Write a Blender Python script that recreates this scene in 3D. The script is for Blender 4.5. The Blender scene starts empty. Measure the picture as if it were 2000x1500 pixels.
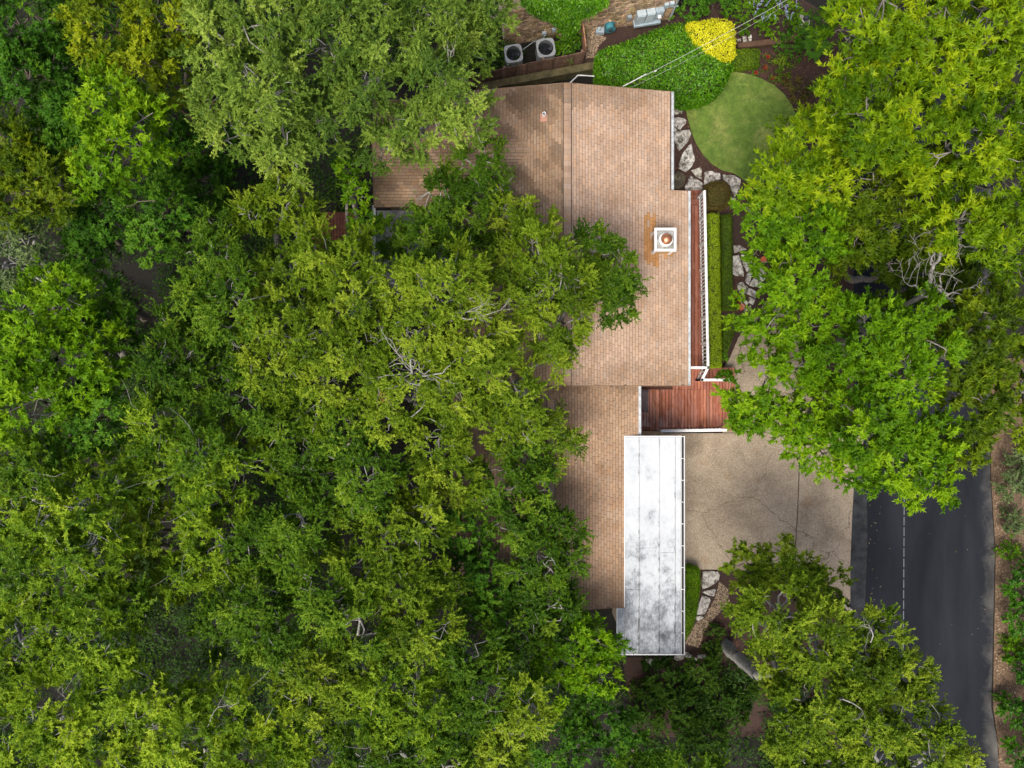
import bpy, math, random
import numpy as np
from mathutils import Vector

# ------------------------------------------------------------------ camera, sky, sun, exposure
SC = bpy.context.scene
COL = SC.collection
HC = 33.0                      # camera height, metres
FP = 1320.0                    # 2000-px picture: pixels * metres (40 px per metre on the ground)
cam_d = bpy.data.cameras.new('camera'); cam = bpy.data.objects.new('camera', cam_d); COL.objects.link(cam)
cam.location = (0, 0, HC); cam.rotation_euler = (0, 0, 0)
cam_d.sensor_width = 36; cam_d.lens = 36 * FP / 2000.0
cam_d.clip_start = 0.5; cam_d.clip_end = 2000
SC.camera = cam
SUN_ELEV, SUN_AZ = math.radians(62), math.radians(238)      # azimuth: direction the light comes FROM, degrees ccw from +X
world = bpy.data.worlds.new('World'); SC.world = world; world.use_nodes = True
wn = world.node_tree.nodes; wl = world.node_tree.links
bg = wn['Background']; bg.inputs[1].default_value = 0.112
sky = wn.new('ShaderNodeTexSky'); sky.sky_type = 'NISHITA'; sky.sun_disc = False
sky.sun_elevation = SUN_ELEV; sky.sun_rotation = math.radians(90) - SUN_AZ
sky.air_density = 1.0; sky.dust_density = 6.0; sky.ozone_density = 1.0
wl.new(sky.outputs[0], bg.inputs[0])
sun_d = bpy.data.lights.new('sun', 'SUN'); sun_d.energy = 1.85; sun_d.angle = math.radians(28); sun_d.color = (1, .965, .9)
sun = bpy.data.objects.new('sun', sun_d); COL.objects.link(sun)
sdir = Vector((math.cos(SUN_ELEV) * math.cos(SUN_AZ), math.cos(SUN_ELEV) * math.sin(SUN_AZ), math.sin(SUN_ELEV)))
sun.rotation_euler = sdir.to_track_quat('Z', 'Y').to_euler(); sun.location = sdir * 60
SC.view_settings.view_transform = 'Standard'; SC.view_settings.look = 'None'
SC.view_settings.gamma = 1; SC.view_settings.use_curve_mapping = False
SC.view_settings.exposure = 0.75
SC.render.engine = 'CYCLES'
SC.cycles.max_bounces = 6; SC.cycles.diffuse_bounces = 3; SC.cycles.transmission_bounces = 4

# ------------------------------------------------------------------ helpers
rnd = random.Random(7)
R0 = np.random.default_rng(11)

def at(px, py, z=0.0):
    """A point of the photograph (2000 x 1500 pixels) at height z, in metres."""
    k = (HC - z) / FP
    return np.array([(px - 1000) * k, (750 - py) * k, z])

def smooth(a, b, x):
    t = np.clip((x - a) / (b - a), 0, 1); return t * t * (3 - 2 * t)

def gz(x, y):
    """Height of the terrain: the wooded slope falls away to the left."""
    return -2.6 * smooth(3, 20, -np.asarray(x, float)) + 0.0 * np.asarray(y, float)

def tag(o, label=None, cat=None, group=None, kind=None):
    if label: o['label'] = label
    if cat: o['category'] = cat
    if group: o['group'] = group
    if kind: o['kind'] = kind
    return o

WLOC = {}
def thing(name, loc, label, cat, group=None):
    o = bpy.data.objects.new(name, None); COL.objects.link(o)
    o.location = tuple(float(v) for v in loc); o.empty_display_size = .3
    WLOC[o] = np.array(loc, float)
    return tag(o, label, cat, group)

class MB:
    """Collects vertices, faces and a colour per face, in world coordinates."""
    def __init__(s): s.v = []; s.f = []; s.c = []; s.m = []
    def add(s, vs, fs, c=(1, 1, 1), m=0):
        n = len(s.v); s.v += [tuple(map(float, p)) for p in vs]
        for f in fs: s.f.append([i + n for i in f]); s.c.append(c); s.m.append(m)
    def box(s, a, b, c=(1, 1, 1), m=0):
        x0, y0, z0 = a; x1, y1, z1 = b
        s.add([(x0,y0,z0),(x1,y0,z0),(x1,y1,z0),(x0,y1,z0),(x0,y0,z1),(x1,y0,z1),(x1,y1,z1),(x0,y1,z1)],
              [(3,2,1,0),(4,5,6,7),(0,1,5,4),(1,2,6,5),(2,3,7,6),(3,0,4,7)], c, m)
    def bar(s, p, q, w, h, c=(1, 1, 1), m=0, up=(0, 0, 1)):
        """A rectangular bar from p to q, w wide, h high (centred)."""
        p = Vector(p); q = Vector(q); d = (q - p).normalized(); up = Vector(up)
        if abs(d.dot(up)) > .98: up = Vector((0, 1, 0))
        r = d.cross(up).normalized(); u = r.cross(d)
        vs = []
        for e in (p, q):
            for a, b in ((-1,-1),(1,-1),(1,1),(-1,1)): vs.append(e + r * (a * w / 2) + u * (b * h / 2))
        s.add(vs, [(3,2,1,0),(4,5,6,7),(0,1,5,4),(1,2,6,5),(2,3,7,6),(3,0,4,7)], c, m)
    def prism(s, poly, z0, z1, c=(1, 1, 1), m=0, inset=0.0, z1s=None):
        """Vertical prism over a 2-D polygon (world xy, any winding); the top may be drawn in a little."""
        P = [np.array(p[:2], float) for p in poly]
        if area2(P) < 0: P = P[::-1]
        n = len(P); cen = sum(P) / n
        top = [p + (cen - p) / max(np.linalg.norm(cen - p), 1e-6) * inset for p in P]
        zt = inset * .8
        vs = [(p[0], p[1], z0) for p in P] + [(p[0], p[1], z1 - zt) for p in P] + [(p[0], p[1], z1) for p in top]
        fs = [tuple(range(2 * n, 3 * n))]
        if inset == 0: vs = vs[:2 * n]; fs = [tuple(range(n, 2 * n))]
        for i in range(n):
            j = (i + 1) % n
            fs.append((i, j, j + n, i + n))
            if inset: fs.append((i + n, j + n, j + 2 * n, i + 2 * n))
        fs.append(tuple(range(n - 1, -1, -1)))
        s.add(vs, fs, c, m)
    def tube(s, pts, rad, seg=6, c=(1, 1, 1), m=0, cap=True):
        pts = [Vector(p) for p in pts]; rad = rad if hasattr(rad, '__len__') else [rad] * len(pts)
        vs = []; n = len(pts)
        for i, p in enumerate(pts):
            d = (pts[min(i + 1, n - 1)] - pts[max(i - 1, 0)]).normalized()
            a = Vector((0, 0, 1)) if abs(d.z) < .9 else Vector((1, 0, 0))
            r = d.cross(a).normalized(); u = r.cross(d)
            for k in range(seg):
                t = 2 * math.pi * k / seg; vs.append(p + (r * math.cos(t) + u * math.sin(t)) * rad[i])
        fs = []
        for i in range(n - 1):
            for k in range(seg):
                k2 = (k + 1) % seg; fs.append((i*seg+k2, i*seg+k, (i+1)*seg+k, (i+1)*seg+k2))
        if cap: fs += [tuple(range(seg)), tuple(range((n-1)*seg + seg - 1, (n-1)*seg - 1, -1))]
        s.add(vs, fs, c, m)
    def lathe(s, cx, cy, prof, seg=16, c=(1, 1, 1), m=0):
        vs = []; fs = []
        for r, z in prof:
            for k in range(seg):
                t = 2 * math.pi * k / seg; vs.append((cx + r * math.cos(t), cy + r * math.sin(t), z))
        for i in range(len(prof) - 1):
            for k in range(seg):
                k2 = (k + 1) % seg; fs.append((i*seg+k, i*seg+k2, (i+1)*seg+k2, (i+1)*seg+k))
        fs += [tuple(range(seg - 1, -1, -1)), tuple(range((len(prof)-1)*seg, len(prof)*seg))]
        s.add(vs, fs, c, m)

def area2(P):
    return sum(P[i][0] * P[(i+1) % len(P)][1] - P[(i+1) % len(P)][0] * P[i][1] for i in range(len(P))) / 2

def make_mesh(name, mb, mat, origin):
    me = bpy.data.meshes.new(name)
    V = np.array(mb.v) - np.asarray(origin)[None]
    me.from_pydata(V.tolist(), [], mb.f)
    mats = mat if isinstance(mat, (list, tuple)) else [mat]
    for mm in mats: me.materials.append(mm)
    ca = me.attributes.new('Col', 'FLOAT_COLOR', 'FACE')
    cc = np.ones((len(mb.f), 4)); cc[:, :3] = np.array(mb.c); ca.data.foreach_set('color', cc.ravel())
    if len(mats) > 1: me.polygons.foreach_set('material_index', mb.m)
    me.update()
    return me

def obj(name, mb, mat, parent=None, smoothed=False, kind=None, label=None):
    """Links one mesh object; without a parent its origin is the middle of its foot."""
    V = np.array(mb.v)
    if parent is None: org = np.array([(V[:,0].min()+V[:,0].max())/2, (V[:,1].min()+V[:,1].max())/2, V[:,2].min()])
    else: org = WLOC[parent]
    me = make_mesh(name, mb, mat, org)
    if smoothed: me.polygons.foreach_set('use_smooth', [True] * len(me.polygons))
    o = bpy.data.objects.new(name, me); COL.objects.link(o)
    if parent is None: o.location = org.tolist()
    else: o.parent = parent
    WLOC[o] = org
    if kind: o['kind'] = kind
    if label: o['label'] = label
    return o

# ------------------------------------------------------------------ materials
def nodes(name):
    m = bpy.data.materials.new(name); m.use_nodes = True
    return m, m.node_tree.nodes, m.node_tree.links, m.node_tree.nodes['Principled BSDF']

def tex(n, l, scale, detail=4, rough=.6, dist=0, sc=None):
    g = n.new('ShaderNodeNewGeometry'); t = n.new('ShaderNodeTexNoise')
    t.inputs['Scale'].default_value = scale; t.inputs['Detail'].default_value = detail
    t.inputs['Roughness'].default_value = rough; t.inputs['Distortion'].default_value = dist
    src = g.outputs['Position']
    if sc:
        mp = n.new('ShaderNodeMapping'); mp.inputs['Scale'].default_value = sc; l.new(src, mp.inputs[0]); src = mp.outputs[0]
    l.new(src, t.inputs['Vector']); return t.outputs['Fac']

def ramp(n, l, fac, stops):
    r = n.new('ShaderNodeValToRGB'); e = r.color_ramp.elements
    while len(e) < len(stops): e.new(.5)
    for x, (p, c) in zip(e, stops): x.position = p; x.color = (*c, 1) if len(c) == 3 else c
    l.new(fac, r.inputs[0]); return r.outputs[0]

def mixc(n, l, fac, a, b, mode='MIX'):
    x = n.new('ShaderNodeMix'); x.data_type = 'RGBA'; x.blend_type = mode
    for s, v in ((x.inputs[0], fac), (x.inputs[6], a), (x.inputs[7], b)):
        if hasattr(v, 'links'): l.new(v, s)
        elif isinstance(v, (int, float)): s.default_value = v
        else: s.default_value = (*v, 1)
    return x.outputs[2]

def bump(n, l, p, h, strength, dist=.02):
    b = n.new('ShaderNodeBump'); b.inputs['Strength'].default_value = strength; b.inputs['Distance'].default_value = dist
    l.new(h, b.inputs['Height']); l.new(b.outputs[0], p.inputs['Normal'])

def plain(name, c, rough=.6, metal=0, var=.25, scale=6, spec=.3, attr=False, bumpy=.0):
    m, n, l, p = nodes(name)
    f = tex(n, l, scale, 5)
    lo = tuple(v * (1 - var) for v in c); hi = tuple(min(1, v * (1 + var)) for v in c)
    col = ramp(n, l, f, [(.3, lo), (.7, hi)])
    if attr:
        a = n.new('ShaderNodeAttribute'); a.attribute_name = 'Col'
        col = mixc(n, l, 1.0, col, a.outputs['Color'], 'MULTIPLY')
    l.new(col, p.inputs['Base Color'])
    p.inputs['Roughness'].default_value = rough; p.inputs['Metallic'].default_value = metal
    p.inputs['Specular IOR Level'].default_value = spec
    if bumpy: bump(n, l, p, tex(n, l, scale * 6, 4), bumpy)
    return m

def leafmat(name, dark, mid, light, trans=.40, rough=.55, spec=.16):
    m, n, l, p = nodes(name)
    a = n.new('ShaderNodeAttribute'); a.attribute_name = 'tone'
    col = ramp(n, l, a.outputs['Fac'], [(.08, dark), (.5, mid), (.92, light)])
    l.new(col, p.inputs['Base Color']); p.inputs['Roughness'].default_value = rough
    p.inputs['Specular IOR Level'].default_value = spec
    t = n.new('ShaderNodeBsdfTranslucent'); l.new(col, t.inputs[0])
    mx = n.new('ShaderNodeMixShader'); mx.inputs[0].default_value = trans
    l.new(p.outputs[0], mx.inputs[1]); l.new(t.outputs[0], mx.inputs[2])
    l.new(mx.outputs[0], n['Material Output'].inputs[0])
    return m

LK = 1.12
def lk(c): return tuple(v * LK for v in c)
LEAF = {
 'T': leafmat('tan_leaf', (.10,.07,.03), (.20,.15,.07), (.33,.27,.14), .2),
 'A': leafmat('oak_leaf', lk((.058,.112,.004)), lk((.145,.235,.009)), lk((.31,.40,.028))),
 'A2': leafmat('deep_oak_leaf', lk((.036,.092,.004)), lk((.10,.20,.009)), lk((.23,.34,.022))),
 'P2': leafmat('shaded_pecan_leaf', lk((.035,.07,.002)), lk((.085,.15,.003)), lk((.20,.27,.008))),  # darker copy of the pecan leaf, with shade put into its colour
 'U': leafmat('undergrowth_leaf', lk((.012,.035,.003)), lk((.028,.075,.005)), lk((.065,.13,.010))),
 'B': leafmat('ash_leaf', lk((.045,.12,.002)), lk((.125,.265,.004)), lk((.25,.40,.008))),
 'P': leafmat('pecan_leaf', lk((.055,.125,.002)), lk((.155,.265,.003)), lk((.33,.42,.008))),
 'C': leafmat('elm_leaf', lk((.062,.125,.014)), lk((.155,.25,.028)), lk((.31,.41,.06))),
 'D': leafmat('dark_leaf', lk((.025,.082,.005)), lk((.062,.175,.010)), lk((.15,.30,.02))),
 'E': leafmat('yellow_leaf', lk((.06,.115,.003)), lk((.15,.215,.004)), lk((.31,.36,.008))),
 'F': leafmat('shoot_leaf', lk((.062,.14,.006)), lk((.165,.275,.010)), lk((.34,.45,.024))),
 'G': leafmat('grey_leaf', lk((.07,.11,.035)), lk((.14,.20,.07)), lk((.25,.33,.13))),
 'H': leafmat('hedge_leaf', lk((.06,.12,.004)), lk((.16,.26,.006)), lk((.28,.38,.01)), .25),
 'L': leafmat('laurel_leaf', lk((.025,.095,.003)), lk((.075,.22,.005)), lk((.18,.38,.012)), .3, .4, .3),
 'Y': leafmat('golden_leaf', lk((.34,.36,.005)), lk((.60,.58,.012)), lk((.78,.76,.06)), .25),
 'R': leafmat('red_leaf', lk((.05,.05,.01)), lk((.11,.09,.02)), lk((.17,.12,.03)), .25),
 'S': leafmat('flower_petal', lk((.14,.006,.008)), lk((.28,.012,.014)), lk((.42,.04,.03)), .2),
 'V': leafmat('lavender_bloom', lk((.2,.22,.4)), lk((.32,.34,.55)), lk((.45,.48,.65)), .2),
 'N': leafmat('dry_leaf', lk((.25,.12,.03)), lk((.42,.22,.06)), lk((.5,.3,.1)), .2),
}
BARK_PALE = plain('pale_bark', (.27,.26,.235), .85, var=.45, scale=9, attr=True, bumpy=.5)
BARK_GREY = plain('grey_bark', (.22,.20,.175), .9, var=.4, scale=9, attr=True, bumpy=.5)
BARK_BROWN = plain('brown_bark', (.16,.13,.10), .9, var=.4, scale=9, attr=True, bumpy=.5)

def m_shingle():
    m, n, l, p = nodes('shingle')
    a = n.new('ShaderNodeAttribute'); a.attribute_name = 'Col'
    f = tex(n, l, 90, 3, .7); f2 = tex(n, l, 1.1, 6, .65)
    g = ramp(n, l, f, [(.25, (.72,.72,.72)), (.75, (1.2,1.2,1.2))])
    st = ramp(n, l, f2, [(.35, (.82,.77,.72)), (.62, (1.04,1.04,1.04))])
    c = mixc(n, l, 1., a.outputs['Color'], g, 'MULTIPLY'); c = mixc(n, l, 1., c, st, 'MULTIPLY')
    l.new(c, p.inputs['Base Color']); p.inputs['Roughness'].default_value = .92; p.inputs['Specular IOR Level'].default_value = .15
    bump(n, l, p, f, .4, .01); return m
SHINGLE = m_shingle()
UNDERLAY = plain('underlay', (.09,.06,.045), .95)

def m_whiteroof():
    m, n, l, p = nodes('white_membrane')
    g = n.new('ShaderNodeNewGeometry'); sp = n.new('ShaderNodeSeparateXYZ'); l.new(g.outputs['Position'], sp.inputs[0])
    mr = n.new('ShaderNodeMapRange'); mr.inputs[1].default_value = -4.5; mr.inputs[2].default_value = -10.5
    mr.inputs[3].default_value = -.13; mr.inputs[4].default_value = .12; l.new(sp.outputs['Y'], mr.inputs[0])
    f = tex(n, l, 1.25, 9, .76, .12, (1, .8, 1)); f2 = tex(n, l, 8, 6, .8, .3, (1.3, .6, 1))
    def mth(op, a_, b_=None, c_=None):
        q = n.new('ShaderNodeMath'); q.operation = op
        for k, v_ in enumerate((a_, b_, c_)):
            if v_ is None: continue
            if hasattr(v_, 'links'): l.new(v_, q.inputs[k])
            else: q.inputs[k].default_value = v_
        return q.outputs[0]
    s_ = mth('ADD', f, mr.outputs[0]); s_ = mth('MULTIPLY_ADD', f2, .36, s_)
    f3 = tex(n, l, 3.2, 5, .7, 0, (3, .8, 1)); lap = None       # grime that collects along the laps
    for xx in (5.50, 6.37, 7.06):
        d_ = mth('LESS_THAN', mth('ABSOLUTE', mth('SUBTRACT', sp.outputs['X'], xx)), .035); lap = d_ if lap is None else mth('ADD', lap, d_)
    s_ = mth('MULTIPLY_ADD', mth('MULTIPLY', lap, ramp(n, l, f3, [(.47, (0,0,0)), (.62, (1,1,1))])), .2, s_)
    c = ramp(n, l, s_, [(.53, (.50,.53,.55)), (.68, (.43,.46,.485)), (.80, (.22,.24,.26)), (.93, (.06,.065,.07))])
    l.new(c, p.inputs['Base Color']); p.inputs['Roughness'].default_value = .6; return m
WHITEROOF = m_whiteroof()

def m_concrete():
    m, n, l, p = nodes('aggregate_concrete')
    f = tex(n, l, 21, 4, .8); big = tex(n, l, .42, 6, .6, .6); rust = tex(n, l, .8, 5, .6, .5)
    c = ramp(n, l, f, [(.28, (.09,.065,.042)), (.44, (.285,.225,.155)), (.58, (.385,.312,.222)), (.72, (.70,.60,.46))])
    st = ramp(n, l, big, [(.36, (.70,.68,.66)), (.6, (1.1,1.1,1.1))])
    c = mixc(n, l, 1., c, st, 'MULTIPLY')
    g2 = n.new('ShaderNodeNewGeometry'); vo = n.new('ShaderNodeTexVoronoi'); vo.feature = 'DISTANCE_TO_EDGE'; vo.inputs['Scale'].default_value = .21
    wob_ = n.new('ShaderNodeTexNoise'); wob_.inputs['Scale'].default_value = 1.2; wob_.inputs['Detail'].default_value = 6; l.new(g2.outputs['Position'], wob_.inputs['Vector'])
    va = n.new('ShaderNodeVectorMath'); va.operation = 'MULTIPLY_ADD'; va.inputs[1].default_value = (1.1, 1.1, 0); l.new(wob_.outputs['Color'], va.inputs[0]); l.new(g2.outputs['Position'], va.inputs[2]); l.new(va.outputs[0], vo.inputs['Vector'])
    c = mixc(n, l, 1., c, ramp(n, l, vo.outputs['Distance'], [(.0015, (.45,.43,.4)), (.005, (1,1,1))]), 'MULTIPLY')
    rs = ramp(n, l, rust, [(.60, (1,1,1)), (.76, (.86,.70,.54))])
    c = mixc(n, l, 1., c, rs, 'MULTIPLY')
    l.new(c, p.inputs['Base Color']); p.inputs['Roughness'].default_value = .85
    bump(n, l, p, f, .35, .008); return m
CONCRETE = m_concrete()

def m_asphalt():
    m, n, l, p = nodes('asphalt')
    g = n.new('ShaderNodeNewGeometry'); sp = n.new('ShaderNodeSeparateXYZ'); l.new(g.outputs['Position'], sp.inputs[0])
    f = tex(n, l, 60, 3, .7); big = tex(n, l, .35, 6, .6, .3, (1.6, .35, 1)); ed = tex(n, l, .55, 9, .72, .4)
    c = ramp(n, l, f, [(.3, (.009,.0105,.0135)), (.7, (.022,.025,.031))])
    c = mixc(n, l, 1., c, ramp(n, l, big, [(.3, (.7,.7,.7)), (.7, (1.6,1.55,1.5))]), 'MULTIPLY')
    mr = n.new('ShaderNodeMapRange'); mr.inputs[1].default_value = 21.9; mr.inputs[2].default_value = 23.9; l.new(sp.outputs['X'], mr.inputs[0])
    ml = n.new('ShaderNodeMath'); ml.operation = 'MULTIPLY'; l.new(mr.outputs[0], ml.inputs[0]); l.new(ed, ml.inputs[1])
    fr = ramp(n, l, ml.outputs[0], [(.26, (0,0,0)), (.66, (1,1,1))])
    c = mixc(n, l, fr, c, (.17,.16,.145))
    l.new(c, p.inputs['Base Color']); p.inputs['Roughness'].default_value = .95; p.inputs['Specular IOR Level'].default_value = .06
    bump(n, l, p, f, .3, .006); return m
ASPHALT = m_asphalt()
OLDASPHALT = plain('old_asphalt', (.030,.032,.034), .9, var=.6, scale=2.2, bumpy=.4)

def m_deck():
    m, n, l, p = nodes('stained_deck_board')
    a = n.new('ShaderNodeAttribute'); a.attribute_name = 'Col'
    f = tex(n, l, 2.2, 6, .7, .6, (5, .6, 1)); w = tex(n, l, 1.3, 5, .6, .4, (2.2, .8, 1))
    c = ramp(n, l, f, [(.3, (.23,.078,.046)), (.7, (.42,.165,.105))])
    c = mixc(n, l, 1., c, a.outputs['Color'], 'MULTIPLY')
    l.new(c, p.inputs['Base Color'])
    rr = ramp(n, l, w, [(.46, (.06,.06,.06)), (.56, (.5,.5,.5))]); l.new(rr, p.inputs['Roughness'])
    p.inputs['Specular IOR Level'].default_value = .5
    return m
DECK = m_deck()
DECKDARK = plain('brown_deck_board', (.15,.055,.032), .7, var=.4, scale=4, attr=True)

def m_stone(name, a, b, dirt, amount, scale=3):
    m, n, l, p = nodes(name)
    at_ = n.new('ShaderNodeAttribute'); at_.attribute_name = 'Col'
    f = tex(n, l, scale, 6, .7); d = tex(n, l, scale * 1.7, 8, .75, .5)
    c = ramp(n, l, f, [(.3, a), (.7, b)])
    k = ramp(n, l, d, [(.5 - amount, (0,0,0)), (.68 - amount, (1,1,1))])
    iv = n.new('ShaderNodeInvert'); l.new(k, iv.inputs[1])
    c = mixc(n, l, iv.outputs[0], c, dirt)
    c = mixc(n, l, 1., c, at_.outputs['Color'], 'MULTIPLY')
    l.new(c, p.inputs['Base Color']); p.inputs['Roughness'].default_value = .9
    bump(n, l, p, d, .7, .04); return m
FLAG = m_stone('pale_limestone', (.56,.535,.48), (.74,.715,.66), (.09,.078,.055), .09, 2.6)
VENEER = m_stone('wall_limestone', (.40,.27,.15), (.62,.48,.31), (.2,.14,.09), .10, 2)
MORTAR = plain('mortar', (.58,.47,.32), .95, var=.2)
WALLMAT = plain('house_wall', (.38,.30,.22), .9, var=.1)
WHITE = plain('white_paint', (.80,.80,.79), .45, var=.05, scale=3)
FASCIA = plain('brown_fascia', (.22,.14,.09), .8, var=.2)
GUTTER = plain('gutter_metal', (.50,.53,.54), .4, .2, var=.3, scale=5)
GREYMETAL = plain('grey_painted_metal', (.34,.40,.43), .4, .1, var=.15, scale=3, attr=True)
DARKGRILLE = plain('dark_grille', (.015,.017,.02), .5)
ACWHITE = plain('casing_paint', (.32,.335,.34), .5, var=.12)
COPPER = plain('copper', (.55,.24,.13), .38, .7, var=.4, scale=8)
CROWN = plain('chimney_mortar', (.30,.30,.275), .9, var=.6, scale=5)
TAN = plain('tan_wood', (.45,.30,.16), .7, var=.25, scale=4, attr=True)
FENCEWOOD = plain('weathered_wood', (.17,.105,.075), .9, var=.35, scale=4, attr=True)
OLDWOOD = plain('mossy_timber', (.10,.085,.04), .95, var=.5, scale=4)
IRON = plain('dark_iron', (.05,.055,.07), .5, .3)
LINE = plain('road_paint', (.13,.145,.155), .7, var=.25, scale=20)
TERRA = plain('terracotta', (.62,.16,.07), .75, var=.15)
TEAL = plain('teal_plastic', (.05,.20,.24), .45)
CABLE = plain('pale_cable', (.5,.5,.48), .6)
GRAVEL = plain('gravel_stone', (.27,.215,.155), .9, var=.2, attr=True)
MULCHCHIP = plain('mulch_chip', (.055,.031,.023), .95, var=.4, attr=True)

def m_ground():
    m, n, l, p = nodes('leaf_litter')
    f = tex(n, l, 14, 8, .75); b = tex(n, l, .5, 5, .6)
    c = ramp(n, l, f, [(.3, (.004,.0035,.002)), (.55, (.012,.0095,.0065)), (.75, (.034,.026,.017))])
    c = mixc(n, l, b, c, mixc(n, l, 1., c, (.7,.9,.5), 'MULTIPLY'))
    l.new(c, p.inputs['Base Color']); p.inputs['Roughness'].default_value = .95; bump(n, l, p, f, .8, .05); return m
GROUND = m_ground()
def m_mulch():
    m, n, l, p = nodes('mulch')
    f = tex(n, l, 28, 6, .75); b = tex(n, l, .9, 4)
    c = ramp(n, l, f, [(.3, (.014,.008,.006)), (.55, (.040,.022,.016)), (.78, (.085,.052,.04))])
    l.new(mixc(n, l, b, c, mixc(n, l, 1., c, (1.35,1.25,1.2), 'MULTIPLY')), p.inputs['Base Color'])
    p.inputs['Roughness'].default_value = .95; bump(n, l, p, f, .8, .03); return m
MULCH = m_mulch()
def m_lawn():
    m, n, l, p = nodes('lawn_turf')
    f = tex(n, l, .55, 6, .62, .5); g = tex(n, l, 30, 4, .7); dry = tex(n, l, .8, 6, .65, .8, (.8, 1.3, 1))
    c = ramp(n, l, f, [(.3, (.06,.125,.012)), (.48, (.12,.20,.024)), (.66, (.22,.27,.06))])
    c = mixc(n, l, ramp(n, l, dry, [(.58, (0,0,0)), (.74, (.7,.7,.7))]), c, (.32,.27,.10))
    c = mixc(n, l, 1., c, ramp(n, l, tex(n, l, 3.2, 6, .7), [(.33, (.62,.70,.6)), (.66, (1.25,1.2,1.2))]), 'MULTIPLY')
    c = mixc(n, l, 1., c, ramp(n, l, g, [(.3, (.7,.7,.7)), (.7, (1.2,1.2,1.2))]), 'MULTIPLY')
    l.new(c, p.inputs['Base Color']); p.inputs['Roughness'].default_value = .9; bump(n, l, p, g, .5, .02); return m
LAWN = m_lawn()
VERGE = plain('verge_soil', (.14,.092,.058), .95, var=.55, scale=9, bumpy=.6)

# ------------------------------------------------------------------ terrain, lawn, beds, road, driveway
def ground_sheet():
    xs = np.concatenate([np.linspace(-400, -40, 10), np.linspace(-36, 36, 73), np.linspace(40, 400, 10)])
    ys = np.concatenate([np.linspace(-400, -34, 10), np.linspace(-30, 30, 31), np.linspace(34, 400, 10)])
    mb = MB(); X, Y = np.meshgrid(xs, ys); Z = gz(X, Y)
    inw = smooth(-4, -10, X); Z = Z + inw * (.18 * np.sin(X * 1.3 + Y * .7) + .15 * np.sin(Y * 1.1 - X * .4))
    nx = len(xs); fs = [(j*nx+i, j*nx+i+1, (j+1)*nx+i+1, (j+1)*nx+i) for j in range(len(ys)-1) for i in range(nx-1)]
    mb.add(np.stack([X.ravel(), Y.ravel(), Z.ravel()], 1), fs)
    obj('ground', mb, GROUND, smoothed=True, kind='structure')
ground_sheet()

def sheet(name, pts, z, mat, kind='structure', thick=.05):
    mb = MB(); mb.prism([at(x, y, z)[:2] for x, y in pts], z - thick, z)
    return obj(name, mb, mat, kind=kind)

sheet('garden_bed', [(1300,168),(1480,70),(1680,40),(1676,845),(1590,845),(1380,845),(1380,760),(1300,760)], .012, MULCH)
sheet('mulch_bed', [(1338,1112),(1420,1112),(1640,1150),(1660,1440),(1240,1440),(1215,1284),(1338,1284)], .012, MULCH)
sheet('neighbour_bed', [(1142,60),(1330,20),(1500,-40),(1640,40),(1470,85),(1180,120),(1130,124)], .016, MULCH)
LAWN_PX = [(1334,186),(1338,206),(1343,230),(1350,256),(1360,280),(1374,303),(1392,321),(1412,333),(1434,338),(1450,349),
           (1470,366),(1520,380),(1570,330),(1560,240),(1546,203),(1532,184),(1512,166),(1486,153),(1460,144),(1434,140),(1400,150)]
sheet('lawn', LAWN_PX, .05, LAWN)

road = sheet('road', [(1668,-700),(1938,-700),(1934,930),(1943,1080),(1938,1300),(1936,1380),(1948,1450),(1990,2200),(1664,2200),(1662,1180),(1668,950)], .02, ASPHALT)
WLOC[road] = np.array(road.location)
mb = MB(); mb.prism([at(x, y, .026)[:2] for x, y in [(1660,900),(1693,900),(1694,1060),(1690,1180),(1678,1230),(1660,1230)]], -.02, .026)
obj('old_asphalt_strip', mb, OLDASPHALT, road)
y = -500.
dash_me = None
while y < 1900:
    mb = MB(); a = at(1764.4 + (y - 1100) * -.006, y, .027); b = at(1766.2 + (y - 1100) * -.006, y + 16.5, .027)
    mb.prism([(a[0], a[1]), (b[0], a[1]), (b[0], b[1]), (a[0], b[1])], .021, .027)
    obj('lane_dash', mb, LINE, road); y += 20.4
sheet('verge', [(1935,700),(1995,700),(2100,900),(2100,1700),(1960,1700),(1950,1450),(1940,1380),(1941,1300),(1945,1080),(1936,930)], .03, VERGE)

drive = tag(bpy.data.objects.new('driveway', None), kind='structure'); COL.objects.link(drive); WLOC[drive] = np.zeros(3)
def dslab(pts):
    mb = MB(); mb.prism([at(x, y, .07)[:2] for x, y in pts], -.05, .07, inset=.012); obj('slab', mb, CONCRETE, drive)
dslab([(1290,846),(1562,846),(1560,930),(1557,1000),(1553,1070),(1552,1122),(1440,1113),(1290,1112)])
dslab([(1563.6,846),(1690,846),(1668,950),(1665,1000),(1661,1100),(1661,1175),(1657,1185),(1640,1150),(1553.6,1124),(1554.6,1070),(1558.6,1000),(1561.6,930)])
dslab([(1412,720),(1425,700),(1442,660),(1462,632),(1500,585),(1545,572),(1572,600),(1560,680),(1585,760),(1600,845),(1412,845)])

# ------------------------------------------------------------------ leaves
def norm(a): return a / np.maximum(np.linalg.norm(a, axis=-1, keepdims=True), 1e-9)

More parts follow.
